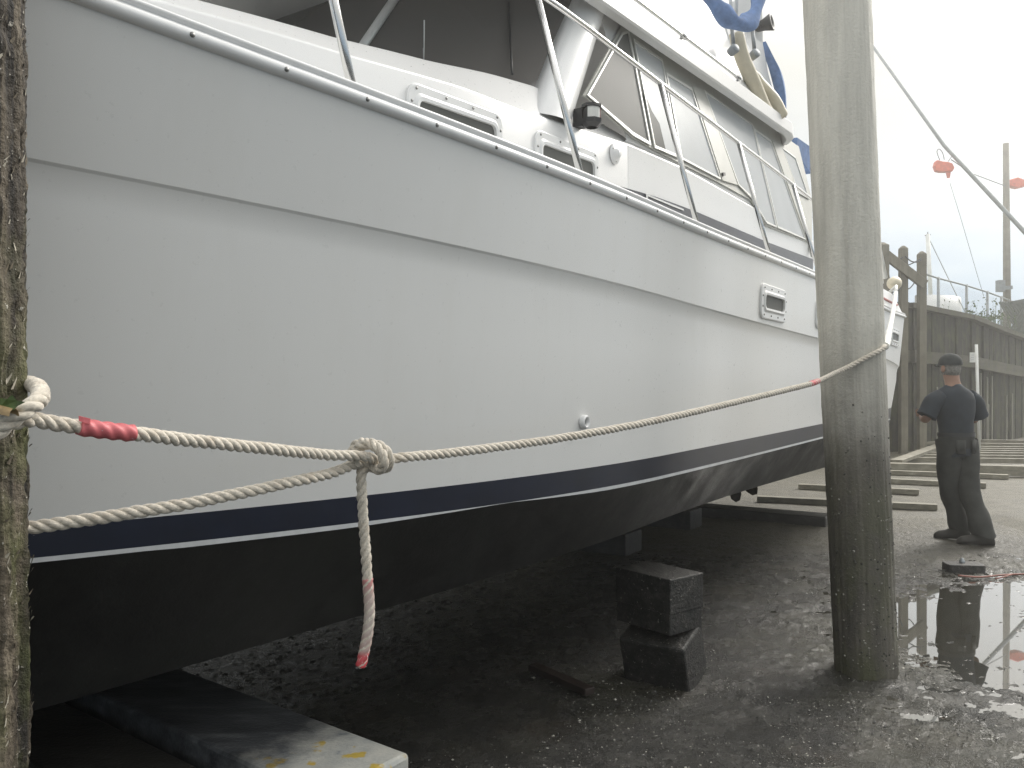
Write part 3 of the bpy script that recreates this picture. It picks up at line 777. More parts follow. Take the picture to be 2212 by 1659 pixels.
# ------------------------------------------------------------------ timbers under the yacht
def timber(name,label,cat,a,b,w,h,mat,group=None,bev=.012,sub=0):
    mb=MB(); mb.beam(a,b,w,h); o=obj(name,mb,mat,None,bevel=bev)
    tag(o,label,cat,group); return o
TV=Vector((-C,S,0))     # across the boat, away from the camera
def paintmat():
    m,nt,bs=newmat('painted_timber')
    nz=noise(nt,9,6,.7); w=noise(nt,24,5,.6,stretch=(.2,1,1)); y=noise(nt,11,3,.5)
    tc=N(nt,'ShaderNodeTexCoord'); vd=N(nt,'ShaderNodeVectorMath',operation='DOT_PRODUCT'); vd.inputs[1].default_value=(C,-S,0)
    nt.links.new(tc.outputs['Object'],vd.inputs[0])
    mr=N(nt,'ShaderNodeMapRange'); mr.inputs[1].default_value=-1.98; mr.inputs[2].default_value=-1.78
    ad=N(nt,'ShaderNodeMath',operation='MULTIPLY_ADD'); nt.links.new(nz,ad.inputs[0]); ad.inputs[1].default_value=.3; nt.links.new(vd.outputs['Value'],ad.inputs[2])
    ad2=N(nt,'ShaderNodeMath',operation='ADD'); nt.links.new(ad.outputs[0],ad2.inputs[0]); ad2.inputs[1].default_value=-.15
    nt.links.new(ad2.outputs[0],mr.inputs[0])
    wood=ramp(nt,w,[(.3,(.03,.032,.035)),(.55,(.075,.08,.085)),(.8,(.17,.18,.18))])
    paint=ramp(nt,nz,[(.3,(.1,.13,.17)),(.42,(.32,.33,.315)),(.7,(.46,.455,.41))])
    paint=mixc(nt,ramp(nt,y,[(.62,(0,0,0)),(.66,(1,1,1))]),paint,(.42,.31,.07))
    nt.links.new(mixc(nt,mr.outputs[0],wood,paint),bs.inputs['Base Color'])
    bs.inputs['Roughness'].default_value=.35; bump(nt,bs,noise(nt,90,3),.5,.004)
    return m
M_paint=paintmat()
M_off=simple('reddish_timber',(.026,.017,.013),.6,var=.4,scale=20,bmp=.4)
# near grid timber with painted end
e0=at(885,1630,2.42); e1=at(655,1690,2.15)     # top edge of the near end
ztop=.40
def onz(px,py,z):
    Y=(H-z)*F/(py-HZ); return Vector(((px-CX)/F*Y,Y,z))
c0=onz(886,1626,ztop); axis=(onz(415,1452,ztop)-c0).normalized(); wdir=Vector((-axis.y,axis.x,0));
if wdir.y>0: wdir=-wdir
wd=.32
a=c0+wdir*wd/2; b=a+axis*3.2
mb=MB(); mb.beam(a-Vector((0,0,.14)),b-Vector((0,0,.14)),wd,.28)
for p_ in range(2): pass
grid1=obj('support_beam',mb,M_paint,None,bevel=.014); tag(grid1,'thick timber beam with chipped pale paint and yellow flecks on its end','beam')
mb=MB()
a2=a-Vector((0,0,.28)); mb.beam(a2+wdir*.02-axis*-.05-Vector((0,0,.06)),b-Vector((0,0,.34)),wd*.9,.118); tag(obj('packing_plank',mb,M_timber,None,bevel=.008),'dark plank packed beneath the painted beam end','plank')
a3=a+wdir*.335+axis*.06; 
mb=MB(); mb.beam(a3-Vector((0,0,.19)),b+wdir*.335-Vector((0,0,.19)),.29,.27); tag(obj('support_beam',mb,M_timber,None,bevel=.014),'wet black timber beam lying lower beside the painted one','beam')
a4=a+wdir*.74+axis*.55
mb=MB(); mb.beam(a4-Vector((0,0,.27)),b+wdir*.74-Vector((0,0,.27)),.36,.2); tag(obj('support_beam',mb,M_timber,None,bevel=.014),'black timber beam at the foot of the mossy pile','beam')
# stern grid beam
p0=B(9.0,1.95,0); p1=B(9.0,4.9,0)
mb=MB(); mb.beam(p0+Vector((0,0,.045)),p1+Vector((0,0,.045)),.3,.12); tag(obj('support_beam',mb,M_timber,None,bevel=.01),'low dark timber beam lying across under the yacht stern','beam')
# keel blocks
kb=None
for i,u in enumerate((6.6,8.1)):
    if kb is None:
        mb=MB(); mb.box((0,0,.095),.34,.6,.19,(Vector((S,C,0)),NV,Vector((0,0,1)))); kb=obj('keel_block',mb,M_timber,None,bevel=.01); o=kb
    else: o=kb.copy(); COL.objects.link(o)
    o.location=B(u,DC,-.002)
    tag(o,'dark timber block supporting the keel in the shade','block','keel blocks under the yacht')
# cribbing under the chine
mb=MB(); c=onz(1452,1480,0); X1=Vector((.72,.69,0)); Y1=Vector((-.69,.72,0))
cb_=Vector((c.x,c.y,0))
bx=cb_+Vector((-.05,.09,0))
xr=Vector((.78,.63,0)).normalized(); yr=Vector((-.63,.78,0)).normalized()
mb.box(bx+Vector((0,0,.46)),.25,.36,.17,(xr,yr,Vector((0,0,1)))); mb.box(bx+Vector((0,0,.325)),.24,.35,.10,(xr,yr,Vector((0,0,1))))
crib=obj('cribbing_block',mb,M_block,None,bevel=.006); tag(crib,'squared timber block with scuffed pale edges topping the crib stack','block')
mb=MB(); x2=Vector((.55,.83,-.0)).normalized(); y2=Vector((-.83,.55,0)).normalized(); z2=(Vector((0,0,1))*.93+y2*-.0+x2*-.30).normalized(); x2=(x2-z2*x2.dot(z2)).normalized()
mb.box(bx+Vector((0.02,-.02,.13)),.25,.34,.27,(x2,z2.cross(x2),z2)); tag(obj('cribbing_block',mb,M_block,None,bevel=.012),'tilted gritty timber block at the bottom of the crib stack','block')
mb=MB(); mb.beam(onz(1150,1440,.035),onz(1275,1494,.035),.06,.035); tag(obj('timber_offcut',mb,M_off,None,bevel=.006),'dark brown timber offcut lying on the ground left of the crib stack','offcut')
# transverse slats of the grid
def slat(px0,py0,px1,py1,label,z=.07,w=.11,h=.07,g='timber sleepers of the tidal grid'):
    a=onz(px0,py0,z); b=onz(px1,py1,z)
    mb=MB(); d=b-a; mb.beam(-d/2-Vector((0,0,h/2)),d/2-Vector((0,0,h/2)),w,h)
    o=obj('grid_sleeper',mb,M_slat,None,bevel=.006,loc=(a+b)/2); return tag(o,label,'sleeper',g)
slat(1636,1071,2024,1089,'nearest timber sleeper, lying alone between the hull and the boots')
slat(1725,1045,1985,1057,'second timber sleeper from the front, passing behind the mid pile')
slat(1800,1028,2130,1043,'third timber sleeper from the front, ending right of the trouser knees')
slat(1820,1012,2178,1025,'fourth timber sleeper from the front, its cut end on bare ground')
slat(1850,998,2330,1009,'first long dark beam of the close-set rows','.'and .17,.16,.16)
for i,(y0,y1,x0) in enumerate(((987,992,1955),(981,985,1962),(976,979,1970),(971.5,974,1978),(967.5,969.5,1985),(963.5,965,1992))):
    slat(x0,y0,2330,y1,'row %s of the close-set sleepers behind the worker'%('one two three four five six'.split()[i]),.12,.10,.09)
slat(1990,955,2330,960,'dark sleeper near the wall foot with gap before it',.14,.14,.12)
slat(2000,947,2330,953,'rearmost dark sleeper against the wall foot',.16,.14,.14)
mb=MB(); mb.beam(onz(1936,997,.14),onz(2032,962,.14),.2,.06); tag(obj('ramp_board',mb,M_slat,None,bevel=.005),'pale board laid slantwise over the left ends of the sleepers','board')
mb=MB(); mb.beam(onz(1990,957,.14),onz(2035,957,.14),.3,.06); tag(obj('ramp_board',mb,M_slat,None,bevel=.005),'short pale board lying by the wall beyond the slanting one','board')

# ------------------------------------------------------------------ piles
def pile(c0,c1,r0,r1,z0,z1,fine,seg,mat,seed,amp,ribs):
    zs=[]; z=z0
    while z<z1:
        zs.append(z); z+= fine[2] if fine[0]<z<fine[1] else .05
    zs.append(z1); zs=np.array(zs); th=np.linspace(0,2*math.pi,seg+1)[:-1]
    TH,ZZ=np.meshgrid(th,zs); f=(ZZ-z0)/(z1-z0)
    g=fbm(np.cos(TH)*ribs+50,np.sin(TH)*ribs+ZZ*1.1+50,4,seed,.6); g2=fbm(TH*14,ZZ*30,3,seed+4,.6)
    seam=np.abs(((TH*seg/(2*math.pi))-seg*.5))<.2
    rad=r0+(r1-r0)*f+(g-.5)*amp*2+(np.where(TH>6.0,g2[:, :1],g2)-.5)*amp*.9
    X=c0[0]+(c1[0]-c0[0])*f+rad*np.cos(TH); Y=c0[1]+(c1[1]-c0[1])*f+rad*np.sin(TH)
    V=np.stack([X,Y,ZZ],-1); mb=MB()
    mb.grid([list(map(tuple,row)) for row in V.tolist()],0,True,closed=True)
    return mb,V
mb,V=pile((-.985,1.38),(-.985,1.38),.15,.15,-.05,3.6,(.6,2.4,.0045),240,M_pileA,41,.015,11)
tagA=tag(obj('mooring_pile',mb,M_pileA),'mossy flaking timber pile with the rope loop tied round it','pile')
fl=MB(); 
for i in range(750):
    a=RNG.uniform(-1.9,.65); z=RNG.uniform(.75,2.2); s_=RNG.uniform(.002,.008)
    row=int(np.searchsorted(V[:,0,2],z)); j=int((a%(2*math.pi))/(2*math.pi)*V.shape[1])%V.shape[1]
    p=Vector(V[min(row,len(V)-1),j]); n=Vector((math.cos(a),math.sin(a),0)); t=Vector((-n.y,n.x,0)); up=Vector((0,0,1))
    q=RNG.uniform(-.8,.8); t2=t*math.cos(q)+up*math.sin(q); u2=-t*math.sin(q)+up*math.cos(q)
    L=s_*RNG.uniform(.8,2.6); l=s_*RNG.uniform(.25,.6); lift=RNG.uniform(.001,.006)
    P=[p+n*.001-t2*l-u2*L*.6,p+n*(lift*.4)+t2*l-u2*L*.4,p+n*lift+t2*l*.6+u2*L*.5,p+n*lift*1.4-t2*l*.5+u2*L*.7]
    fl.face([fl.vert(x) for x in P],0 if RNG.random()<.45 else 1)
M_fl1=simple('pale_flake',(.4,.37,.3),.8,var=.3,scale=50); M_fl2=simple('bark_flake',(.12,.1,.07),.9,var=.5,scale=50)
o=obj('bark_flakes',fl,[M_fl1,M_fl2],tagA,recalc=False); o['kind']='stuff'
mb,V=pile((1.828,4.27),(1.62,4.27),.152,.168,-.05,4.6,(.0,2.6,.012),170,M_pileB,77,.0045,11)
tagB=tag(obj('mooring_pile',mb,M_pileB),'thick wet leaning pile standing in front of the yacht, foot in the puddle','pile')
fl=MB()
for i in range(420):
    a=RNG.uniform(-3.0,.35); z=abs(RNG.normal(0,.55))+.03
    if z>1.5: continue
    row=int(np.searchsorted(V[:,0,2],z)); j=int((a%(2*math.pi))/(2*math.pi)*V.shape[1])%V.shape[1]
    p=Vector(V[row,j]); r_=RNG.uniform(.002,.0065); n=Vector((math.cos(a),math.sin(a),0))
    fl.lathe(p-n*.001,n,[(r_,0),(r_*.7,r_*.6),(r_*.35,r_*.9)],6,0 if RNG.random()<.3 else 1)
M_barn=simple('barnacle',(.3,.29,.25),.8,var=.4,scale=60); M_barn2=simple('dark_growth',(.035,.035,.028),.7,var=.5,scale=60)
o=obj('barnacles',fl,[M_barn,M_barn2],tagB); o['kind']='stuff'

# ------------------------------------------------------------------ ropes
def rope_mesh(path, R0=.0122, pitch=.066, hand=1, step=.0042, seg=9, phase=0):
    P=resample(path,step); n=len(P); verts=[];faces=[];uvs=[]
    t=(P[1]-P[0]).normalized(); ref=Vector((0,0,1)) if abs(t.z)<.9 else Vector((1,0,0)); nrm=(ref-t*ref.dot(t)).normalized()
    fr=[]
    for i in range(n):
        t=(P[min(i+1,n-1)]-P[max(i-1,0)]).normalized(); nrm=(nrm-t*nrm.dot(t)).normalized(); fr.append((t,nrm.copy(),t.cross(nrm)))
    rs=R0*.56; off=R0*.5
    for s_ in range(3):
        cen=[]
        for i in range(n):
            a=hand*2*math.pi*(i*step/pitch)+s_*2*math.pi/3+phase
            t,x,y=fr[i]; rad=off*(1+.06*math.sin(i*.37+s_)); cen.append(P[i]+(x*math.cos(a)+y*math.sin(a))*rad)
        base=len(verts); nr=fr[0][1]
        for i in range(n):
            t=(cen[min(i+1,n-1)]-cen[max(i-1,0)]).normalized(); nr=(nr-t*nr.dot(t)).normalized(); b=t.cross(nr)
            k=rs*(1+.05*math.sin(i*.21+s_*2))
            for j in range(seg):
                a=2*math.pi*j/seg; verts.append(cen[i]+(nr*math.cos(a)+b*math.sin(a))*k); uvs.append((i*step*8,j/seg))
        for i in range(n-1):
            for j in range(seg):
                a=base+i*seg+j; b=base+i*seg+(j+1)%seg; faces.append((a,b,b+seg,a+seg))
        faces.append(tuple(base+j for j in range(seg))[::-1]); faces.append(tuple(base+(n-1)*seg+j for j in range(seg)))
    return verts,faces,uvs,P
def rope(name,paths,mat,parent=None,**k):
    V=[];Fc=[];U=[]
    for p in paths:
        v,f,u,_=rope_mesh(p,**k); o=len(V); V+=v; U+=u; Fc+=[tuple(i+o for i in q) for q in f]
    me=bpy.data.meshes.new(name); me.from_pydata([tuple(v) for v in V],[],Fc)
    uvl=me.uv_layers.new(name='UVMap'); 
    li=np.empty(len(me.loops),dtype=np.int32); me.loops.foreach_get('vertex_index',li)
    uvl.data.foreach_set('uv',np.array(U,dtype=np.float32)[li].ravel())
    me.polygons.foreach_set('use_smooth',[len(f)==4 for f in Fc]); me.materials.append(mat)
    o=bpy.data.objects.new(name,me); COL.objects.link(o)
    if parent: o.parent=parent
    return o
def pp(L,n=14): return catmull([at(*q) for q in L],n)
HAND=1
YK=1.98
A_path=pp([(20,912,1.235),(45,908,1.245),(75,906,1.27),(120,915,1.30),(170,922,1.33),(230,930,1.36),(295,937,1.40),(400,950,1.50),(500,961,1.60),(600,972,1.71),(700,982,1.84),(755,984,1.90),(785,986,1.93),(806,992,1.955),(812,1004,1.99),(798,1011,1.985),(784,1013,1.96),(780,1028,1.955),(781,1060,1.96),(784,1110,1.965),(789,1180,1.97),(794,1250,1.97),(798,1320,1.97),(794,1370,1.97),(786,1410,1.97),(779,1441,1.97)])
loop_path=pp([(-70,985,1.20),(-30,950,1.205),(0,925,1.21),(30,902,1.215),(58,884,1.225),(80,868,1.25),(88,852,1.30),(84,838,1.36),(70,830,1.44),(50,828,1.52),(20,832,1.60),(-30,838,1.66),(-90,840,1.68)])
ropeA=rope('taped_rope',[A_path],M_rope,hand=HAND); tag(ropeA,'thick twisted rope with red tape, its knotted end hanging down','rope')
loopA=rope('pile_loop',[loop_path],M_rope,ropeA,hand=HAND,R0=.0134)
B_path=pp([(10,1147,1.44),(52,1141,1.47),(130,1131,1.50),(250,1113,1.55),(400,1089,1.62),(550,1059,1.72),(650,1037,1.80),(710,1024,1.87),(740,1013,1.91),(765,1003,1.945),(795,1004,1.97),(822,1013,1.985),(838,1008,1.97),(840,990,1.945),(830,970,1.935),(808,959,1.94),(785,962,1.95),(770,972,1.965),(766,986,1.995),(785,1000,2.01),(820,996,2.01),(850,990,2.01),(880,987,2.03),(950,981,2.12),(1050,969,2.24),(1200,948,2.44),(1400,912,2.76),(1600,866,3.25),(1700,842,3.55),(1760,826,3.78),(1800,808,3.99),(1830,794,4.085),(1860,778,4.098),(1885,765,4.102),(1902,756,4.12),(1912,748,4.19),(1916,737,4.6),(1920,717,5.4),(1926,690,6.7),(1932,655,8.5),(1935,632,9.3)])
ropeB=rope('mooring_line',[B_path],M_rope,hand=HAND); tag(ropeB,'long pale rope running from the knot past the leaning pile up to the stern','rope')
K_path=pp([(768,1000,1.93),(760,985,1.965),(764,968,1.975),(778,957,1.97),(796,958,1.945),(815,968,1.925),(826,985,1.92),(828,1003,1.925),(818,1014,1.95),(800,1006,1.985)],10)
rope('knot_turn',[K_path],M_rope,ropeB,hand=HAND)
def sub(path,x0,x1,key=lambda p:CX+F*p.x/p.y): return [p for p in path if x0<=key(p)<=x1]
def wrap(name,pts,r,mat,parent,lump=.0012,step=.003,pitch=.066/3):
    P=resample(pts,step); mb=MB(); n=len(P); rows=[]
    t=(P[1]-P[0]).normalized(); ref=Vector((0,0,1)) if abs(t.z)<.9 else Vector((1,0,0)); nrm=(ref-t*ref.dot(t)).normalized()
    for i in range(n):
        t=(P[min(i+1,n-1)]-P[max(i-1,0)]).normalized(); nrm=(nrm-t*nrm.dot(t)).normalized(); b=t.cross(nrm)
        rows.append([P[i]+(nrm*math.cos(a)+b*math.sin(a))*(r+lump*math.cos(3*(a-HAND*2*math.pi*i*step/.066))) for a in np.linspace(0,2*math.pi,25)[:-1]])
    base=mb.grid(rows,0,True,closed=True); mb.face([base+j for j in range(24)]); mb.face([base+(n-1)*24+j for j in range(24)])
    return obj(name,mb,mat,parent)
tp=wrap('red_tape',[p for p in A_path[:120] if 168<=CX+F*p.x/p.y<=294],.0140,M_tape,ropeA)
mb=MB(); p0_=at(171,909,1.318); p1_=at(196,915,1.33)
mb.hexa([p0_,p1_,p1_+Vector((0,0,.008)),p0_+Vector((0,0,.008)),p0_+Vector((0,-.0015,0)),p1_+Vector((0,-.003,-.001)),p1_+Vector((0,-.002,.008)),p0_+Vector((0,-.0015,.008))]); obj('tape_tail',mb,M_tape,tp)
wrap('pink_tape',[p for p in A_path if HZ+F*(H-p.z)/p.y>1248],.0125,M_pink,ropeA,.0008)
mb=MB(); mb.lathe(at(779,1441,1.97),(.1,0,-1),[(.0125,0),(.011,.003),(.006,.0045),(0,.005)],14); obj('melted_end',mb,M_plastic,ropeA)
wrap('red_marking',[p for p in B_path if 1748<=CX+F*p.x/p.y<=1768],.0128,M_tape,ropeB,.0008)
ch=[p for p in B_path if p.y>4.19]; wrap('chafe_hose',ch,.020,M_pvc,ropeB,.0004,.01)
mb=MB(); mb.tube([at(1935,632,9.3),at(1936,618,9.45),cb+Vector((0,0,.07))],.018,8); obj('cleat_turn',mb,M_pvc,ropeB)
# fibres sticking out of the rope
fz=MB()
for path,cnt in ((A_path,420),(B_path[:430],420)):
    for i in range(cnt):
        k=int(RNG.integers(2,len(path)-2)); p=path[k]; t=(path[k+1]-path[k-1]).normalized()
        d=Vector(RNG.normal(size=3)); d=(d-t*d.dot(t)).normalized(); L=RNG.uniform(.002,.008)
        a=p+d*.0115; b=a+d*L*.6+t*L*.5; c=b+d*L*.2+t*L*.6; w=t.cross(d)*.00025
        q=[fz.vert(x) for x in (a-w,a+w,b+w,b-w,c)]; fz.face((q[0],q[1],q[2],q[3])); fz.face((q[3],q[2],q[4]))
o=obj('loose_fibres',fz,M_ropeW,ropeA,recalc=False); o['kind']='stuff'
# leaf caught on the pile
mb=MB(); lc=at(8,868,1.20)
pts=[(0,0),(.012,.006),(.022,.004),(.030,.010),(.036,.002),(.046,.0),(.037,-.006),(.032,-.012),(.022,-.010),(.014,-.016),(.006,-.010)]
mb.face([mb.vert(lc+Vector((x-.012,-.01*abs(math.sin(x*60)),z))) for x,z in pts]); lf=obj('caught_leaf',mb,M_leaf,None,recalc=False); tag(lf,'torn green leaf caught on the mossy pile above the rope','leaf')
mb=MB(); lc=at(-6,886,1.205)
mb.grid([[lc+Vector((x,-.012+.012*math.cos(k),z+.012*math.sin(k)-.15*x)) for k in np.linspace(0,3.1,6)] for x,z in ((-.05,0),(-.02,0),(.0,-.001),(.02,-.003),(.032,-.004))]); tag(obj('curled_leaf',mb,M_dry,None),'curled brown dead leaf tucked behind the rope loop','leaf')

# ------------------------------------------------------------------ retaining wall and what stands on it
WP=[(-30,15.5,3.2),(-8,17.2,3.2),(2,17.8,3.15),(8.5,17.9,3.1),(10.7,19.5,2.97),(12.3,21.0,2.78),(13.8,22.4,2.63),(20,29,2.5),(34,40,2.5)]
def wall_at(X): 
    xs=[p[0] for p in WP]; return np.interp(X,xs,[p[1] for p in WP]),np.interp(X,xs,[p[2] for p in WP])
wall=thing('retaining_wall','tall dark timber sheet wall closing the far side of the slipway','wall',(8.5,17.9,0))
dense=[]
for (x0,y0,z0),(x1,y1,z1) in zip(WP[:-1],WP[1:]):
    L=math.hypot(x1-x0,y1-y0); n=max(1,int(L/.27))
    for i in range(n): f=i/n; dense.append((x0+(x1-x0)*f,y0+(y1-y0)*f,z0+(z1-z0)*f))
dense.append(WP[-1])
mb=MB(); bt=MB(); cp=MB()
for i,((x0,y0,z0),(x1,y1,z1)) in enumerate(zip(dense[:-1],dense[1:])):
    d=Vector((x1-x0,y1-y0,0)); n=Vector((d.y,-d.x,0)).normalized(); o_=n*random.uniform(-.03,.03)
    a=Vector((x0,y0,-.3))+d*.02+o_; b=Vector((x1,y1,-.3))-d*.02+o_; t=n*-.12
    mb.hexa([a,b,b+t,a+t,a+Vector((0,0,z0+.3)),b+Vector((0,0,z1+.3)),b+t+Vector((0,0,z1+.3)),a+t+Vector((0,0,z0+.3))])
    if 4<x0<20 and random.random()<.5:
        zt=random.uniform(.7,1.75); c=a+n*.03+d*random.uniform(.1,.8); w=d.normalized()*random.uniform(.015,.035)
        bt.hexa([c-w,c+w,c+w-n*.03,c-w-n*.03]+[q+Vector((0,0,zt+.3)) for q in (c-w,c+w,c+w-n*.03,c-w-n*.03)])
obj('sheet_planks',mb,M_wall,wall); obj('battens',bt,M_batten,wall)
mb=MB()
for (x0,y0,z0),(x1,y1,z1) in zip(WP[:-1],WP[1:]):
    a=Vector((x0,y0,z0+.05)); b=Vector((x1,y1,z1+.05)); mb.beam(a,b,.36,.11)
obj('cap_beam',mb,M_waler,wall)
mb=MB()
for (x0,y0,z0),(x1,y1,z1) in zip(WP[:-1],WP[1:]):
    d=Vector((x1-x0,y1-y0,0)); n=Vector((d.y,-d.x,0)).normalized()
    mb.beam(Vector((x0,y0,2.05*z0/3.1))+n*.13,Vector((x1,y1,2.05*z1/3.1))+n*.13,.16,.26)
obj('waler',mb,M_waler,wall)
# upper ground
mb=MB(); xs=np.linspace(-30,54,60)
rows=[]
for k,dy in enumerate((.25,1.5,4,10,30,70)):
    rows.append([(x,min(59,float(wall_at(min(x,34))[0])+dy),float(wall_at(min(x,34))[1])-.06+.05*math.sin(x*1.3+k)) for x in xs])
mb.grid(rows); tag(obj('upper_ground',mb,M_grass),kind='structure')
# tall posts with crossbeam and swags
def post(px,ptop,Y,w,label):
    b=at(px,HZ,Y); zt=H-(ptop-HZ)/F*Y
    mb=MB(); mb.box((0,0,zt/2-.1),w,w,zt+.2); ww=w*.5
    mb.hexa([(-ww,-ww,zt),(ww,-ww,zt),(ww,ww,zt),(-ww,ww,zt),(-ww*.3,-ww*.3,zt+.06),(ww*.3,-ww*.3,zt+.06),(ww*.3,ww*.3,zt+.06),(-ww*.3,ww*.3,zt+.06)])
    o=obj('tall_piling',mb,M_post,None,bevel=.01,loc=(b.x,b.y,0)); return tag(o,label,'piling','tall posts rising above the wall')
post(1951,537,17.4,.15,'tall square post standing between the other two posts, over the stern')
post(1991,549,17.45,.15,'tall square post nearest the worker, right of its two neighbours')
post(1905,530,17.3,.22,'thick tall post half hidden behind the leaning pile')
mb=MB(); mb.beam(at(1895,536,17.22),at(1998,615,17.30),.08,.2); tag(obj('crossbeam',mb,M_post,None,bevel=.01),'sloping plank bolted across the tall posts','beam')
mb=MB(); mb.beam(at(1908,560,17.6),at(1928,668,17.6),.10,.10); tag(obj('brace',mb,M_post,None,bevel=.01),'thin raking brace between the thick post and the stern','brace')
def swag(pts,Y,r,label,name='hanging_cable'):
    mb=MB(); mb.tube(catmull([at(x,y,Y) for x,y in pts],6),r,6); return tag(obj(name,mb,M_cable),label,'cable','cables slung between the tall posts')
swag([(1908,556),(1925,565),(1940,562),(1951,555)],17.26,.014,'cable dipping between the thick post and the middle post')
swag([(1955,553),(1968,564),(1980,566),(1990,562)],17.3,.014,'upper cable sagging between the middle and right posts')
swag([(1955,575),(1968,570),(1980,564),(1990,558)],17.33,.012,'upper cable rising from the middle post to the right post')
swag([(1912,600),(1926,605),(1940,608)],17.3,.014,'stiff cable end jutting from the thick post')
swag([(1919,628),(1930,631),(1942,626),(1950,610)],17.3,.012,'lower cable looping up to the middle post')
swag([(1955,625),(1966,622),(1978,608),(1990,600)],17.35,.012,'lower cable looping between the middle and right posts')
# chain-link fence
FPx=[(1985,588),(2027,601),(2088,617),(2133,631),(2163,642)]
FPT=[]
for px,py in FPx:
    Y=(4.76-H)*F/(HZ-py); FPT.append(Vector(((px-CX)/F*Y,Y,0)))
FPT.append(FPT[-1]+(FPT[-1]-FPT[-2])*2.2)
fence=thing('chain_link_fence','grey chain-link fence standing on the bank above the wall','fence',(FPT[2].x,FPT[2].y,2.7))
for p in FPT:
    mb=MB(); mb.tube([(p.x,p.y,2.4),(p.x,p.y,4.8)],.045,8); obj('post',mb,M_galv,fence)
mb=MB(); mb.tube([(p.x,p.y,4.76) for p in FPT],.03,8); obj('top_rail',mb,M_galv,fence)
mb=MB()
for a,b in zip(FPT[:-1],FPT[1:]):
    L=(b-a).length; n=int(L/.11)
    for i in range(-17,n):
        for s_ in (1,-1):
            x0,x1=i*.11,i*.11+1.9
            z0,z1=(2.75,4.65) if s_>0 else (4.65,2.75)
            c0,c1=max(0,x0),min(L,x1)
            if c1<=c0: continue
            g=lambda x:z0+(z1-z0)*(x-x0)/(x1-x0)
            P=a.lerp(b,c0/L); Q=a.lerp(b,c1/L); P=Vector((P.x,P.y,g(c0))); Q=Vector((Q.x,Q.y,g(c1))); w=Vector((0,0,.0035)); 
            mb.quad(P-w,Q-w,Q+w,P+w)
o=obj('wire_mesh',mb,M_galv,fence,recalc=False)
# utility mast, boom, floats
def mast_thing():
    t=thing('timber_mast','tall grey mast with short crossarms beyond the fence','mast',at(2175,690,33))
    mb=MB(); mb.tube([at(2176,760,33),at(2173,310,33)],[.15,.11],12); obj('pole',mb,M_post,t)
    for (x0,x1,y) in ((2160,2186,622),(2164,2180,656)):
        mb=MB(); mb.beam(at(x0,y,32.8),at(x1,y-1,32.8),.1,.14); obj('crossarm',mb,M_galv,t)
    mb=MB(); mb.box(at(2161,618,32.75),.25,.25,.45); obj('lamp_box',mb,M_galv,t)
mast_thing()
mb=MB(); mb.tube([at(1850,50,30),at(2040,315,29),at(2212,500,28),at(2395,700,27),at(2452,768,26.6)],[.05,.065,.075,.08,.08],8); boom=tag(obj('outrigger_pole',mb,M_galv),'long slanting outrigger pole rising from the bank behind the leaning pile','pole')
mb=MB(); mb.tube([at(2055,345,29.5),at(2100,375,30.5),at(2172,402,32.8)],.018,6); tag(obj('stay_wire',mb,M_cable),'thin wire from the orange float to the grey mast','wire')
mb=MB(); mb.tube([at(2052,395,29.2),at(2075,470,29.5),at(2110,590,30),at(2125,640,30.3)],.008,5); tag(obj('trailing_line',mb,M_cable),'thin line trailing down from the orange float','line')
mb=MB(); Y=28.9
fp=[(2022,347),(2026,345),(2037,348),(2048,349),(2058,352),(2063,362),(2058,370),(2045,371),(2032,371),(2023,369),(2019,358)]
mb.prism([at(x,y,Y) for x,y in fp],Vector((.02,.22,0))); fo=obj('float_body',mb,M_orange,None,bevel=.05)
flt=thing('stabiliser_float','orange stabiliser float hung near the middle of the outrigger pole','float',at(2042,360,Y)); fo.parent=flt; fo.matrix_parent_inverse=Matrix.Translation(-at(2042,360,Y))
mb=MB(); mb.prism([at(2044,371,Y+.08),at(2054,371,Y+.08),at(2052,384,Y+.08),at(2047,384,Y+.08)],Vector((0,.05,0))); obj('fin',mb,M_orange,flt)
mb=MB(); mb.tube(catmull([at(x,y,Y+.1) for x,y in ((2030,346),(2024,328),(2029,322),(2036,330),(2040,345))],5),.015,6); mb.tube([at(2048,349,Y+.1),at(2058,335,Y+.1)],.012,6); obj('hanger',mb,M_cable,flt)
mb=MB(); mb.prism([at(x,y,33.5) for x,y in ((2180,388),(2200,382),(2216,388),(2218,402),(2200,406),(2183,402))],Vector((0,.3,0))); tag(obj('orange_float',mb,M_orange,None,bevel=.05),'orange float hung beside the grey mast at the picture edge','float')
mb=MB(); mb.tube([at(2190,388,33.6),at(2198,360,33.2)],.012,5)
# distant sailing boat
sb=thing('sailing_boat','distant white sailing boat with a slim mast behind the fence','boat',at(2010,690,40))
mb=MB(); rows=[]
for k in range(9):
    f=k/8; w=.9*math.sin(math.pi*min(1,.08+f*.75)); c=at(1985,700,40)+Vector((f*2.6,f*1.8,0)); nn=Vector((.57,-.82,0))
    rows.append([c-nn*w*.2+Vector((0,0,-.6)),c+nn*w+Vector((0,0,.4)),c+nn*w*.9+Vector((0,0,1.4)),c-nn*w*.9+Vector((0,0,1.4)),c-nn*w+Vector((0,0,.4))])
mb.grid(rows,0,True,closed=True); obj('sail_hull',mb,M_white,sb)
mb=MB(); mb.tube([at(2013,700,40),at(2004,506,40)],.1,8); obj('mast',mb,M_pvc,sb)
mb=MB(); mb.tube([at(2009,520,40),at(2060,625,40.5),at(2098,700,41)],.022,5); obj('stay',mb,M_galv,sb)
mb=MB(); mb.beam(at(1998,509,40),at(2010,507,40),.05,.05); mb.tube([at(2004,506,40),at(2004,501,40)],.03,6); obj('wind_vane',mb,M_galv,sb)
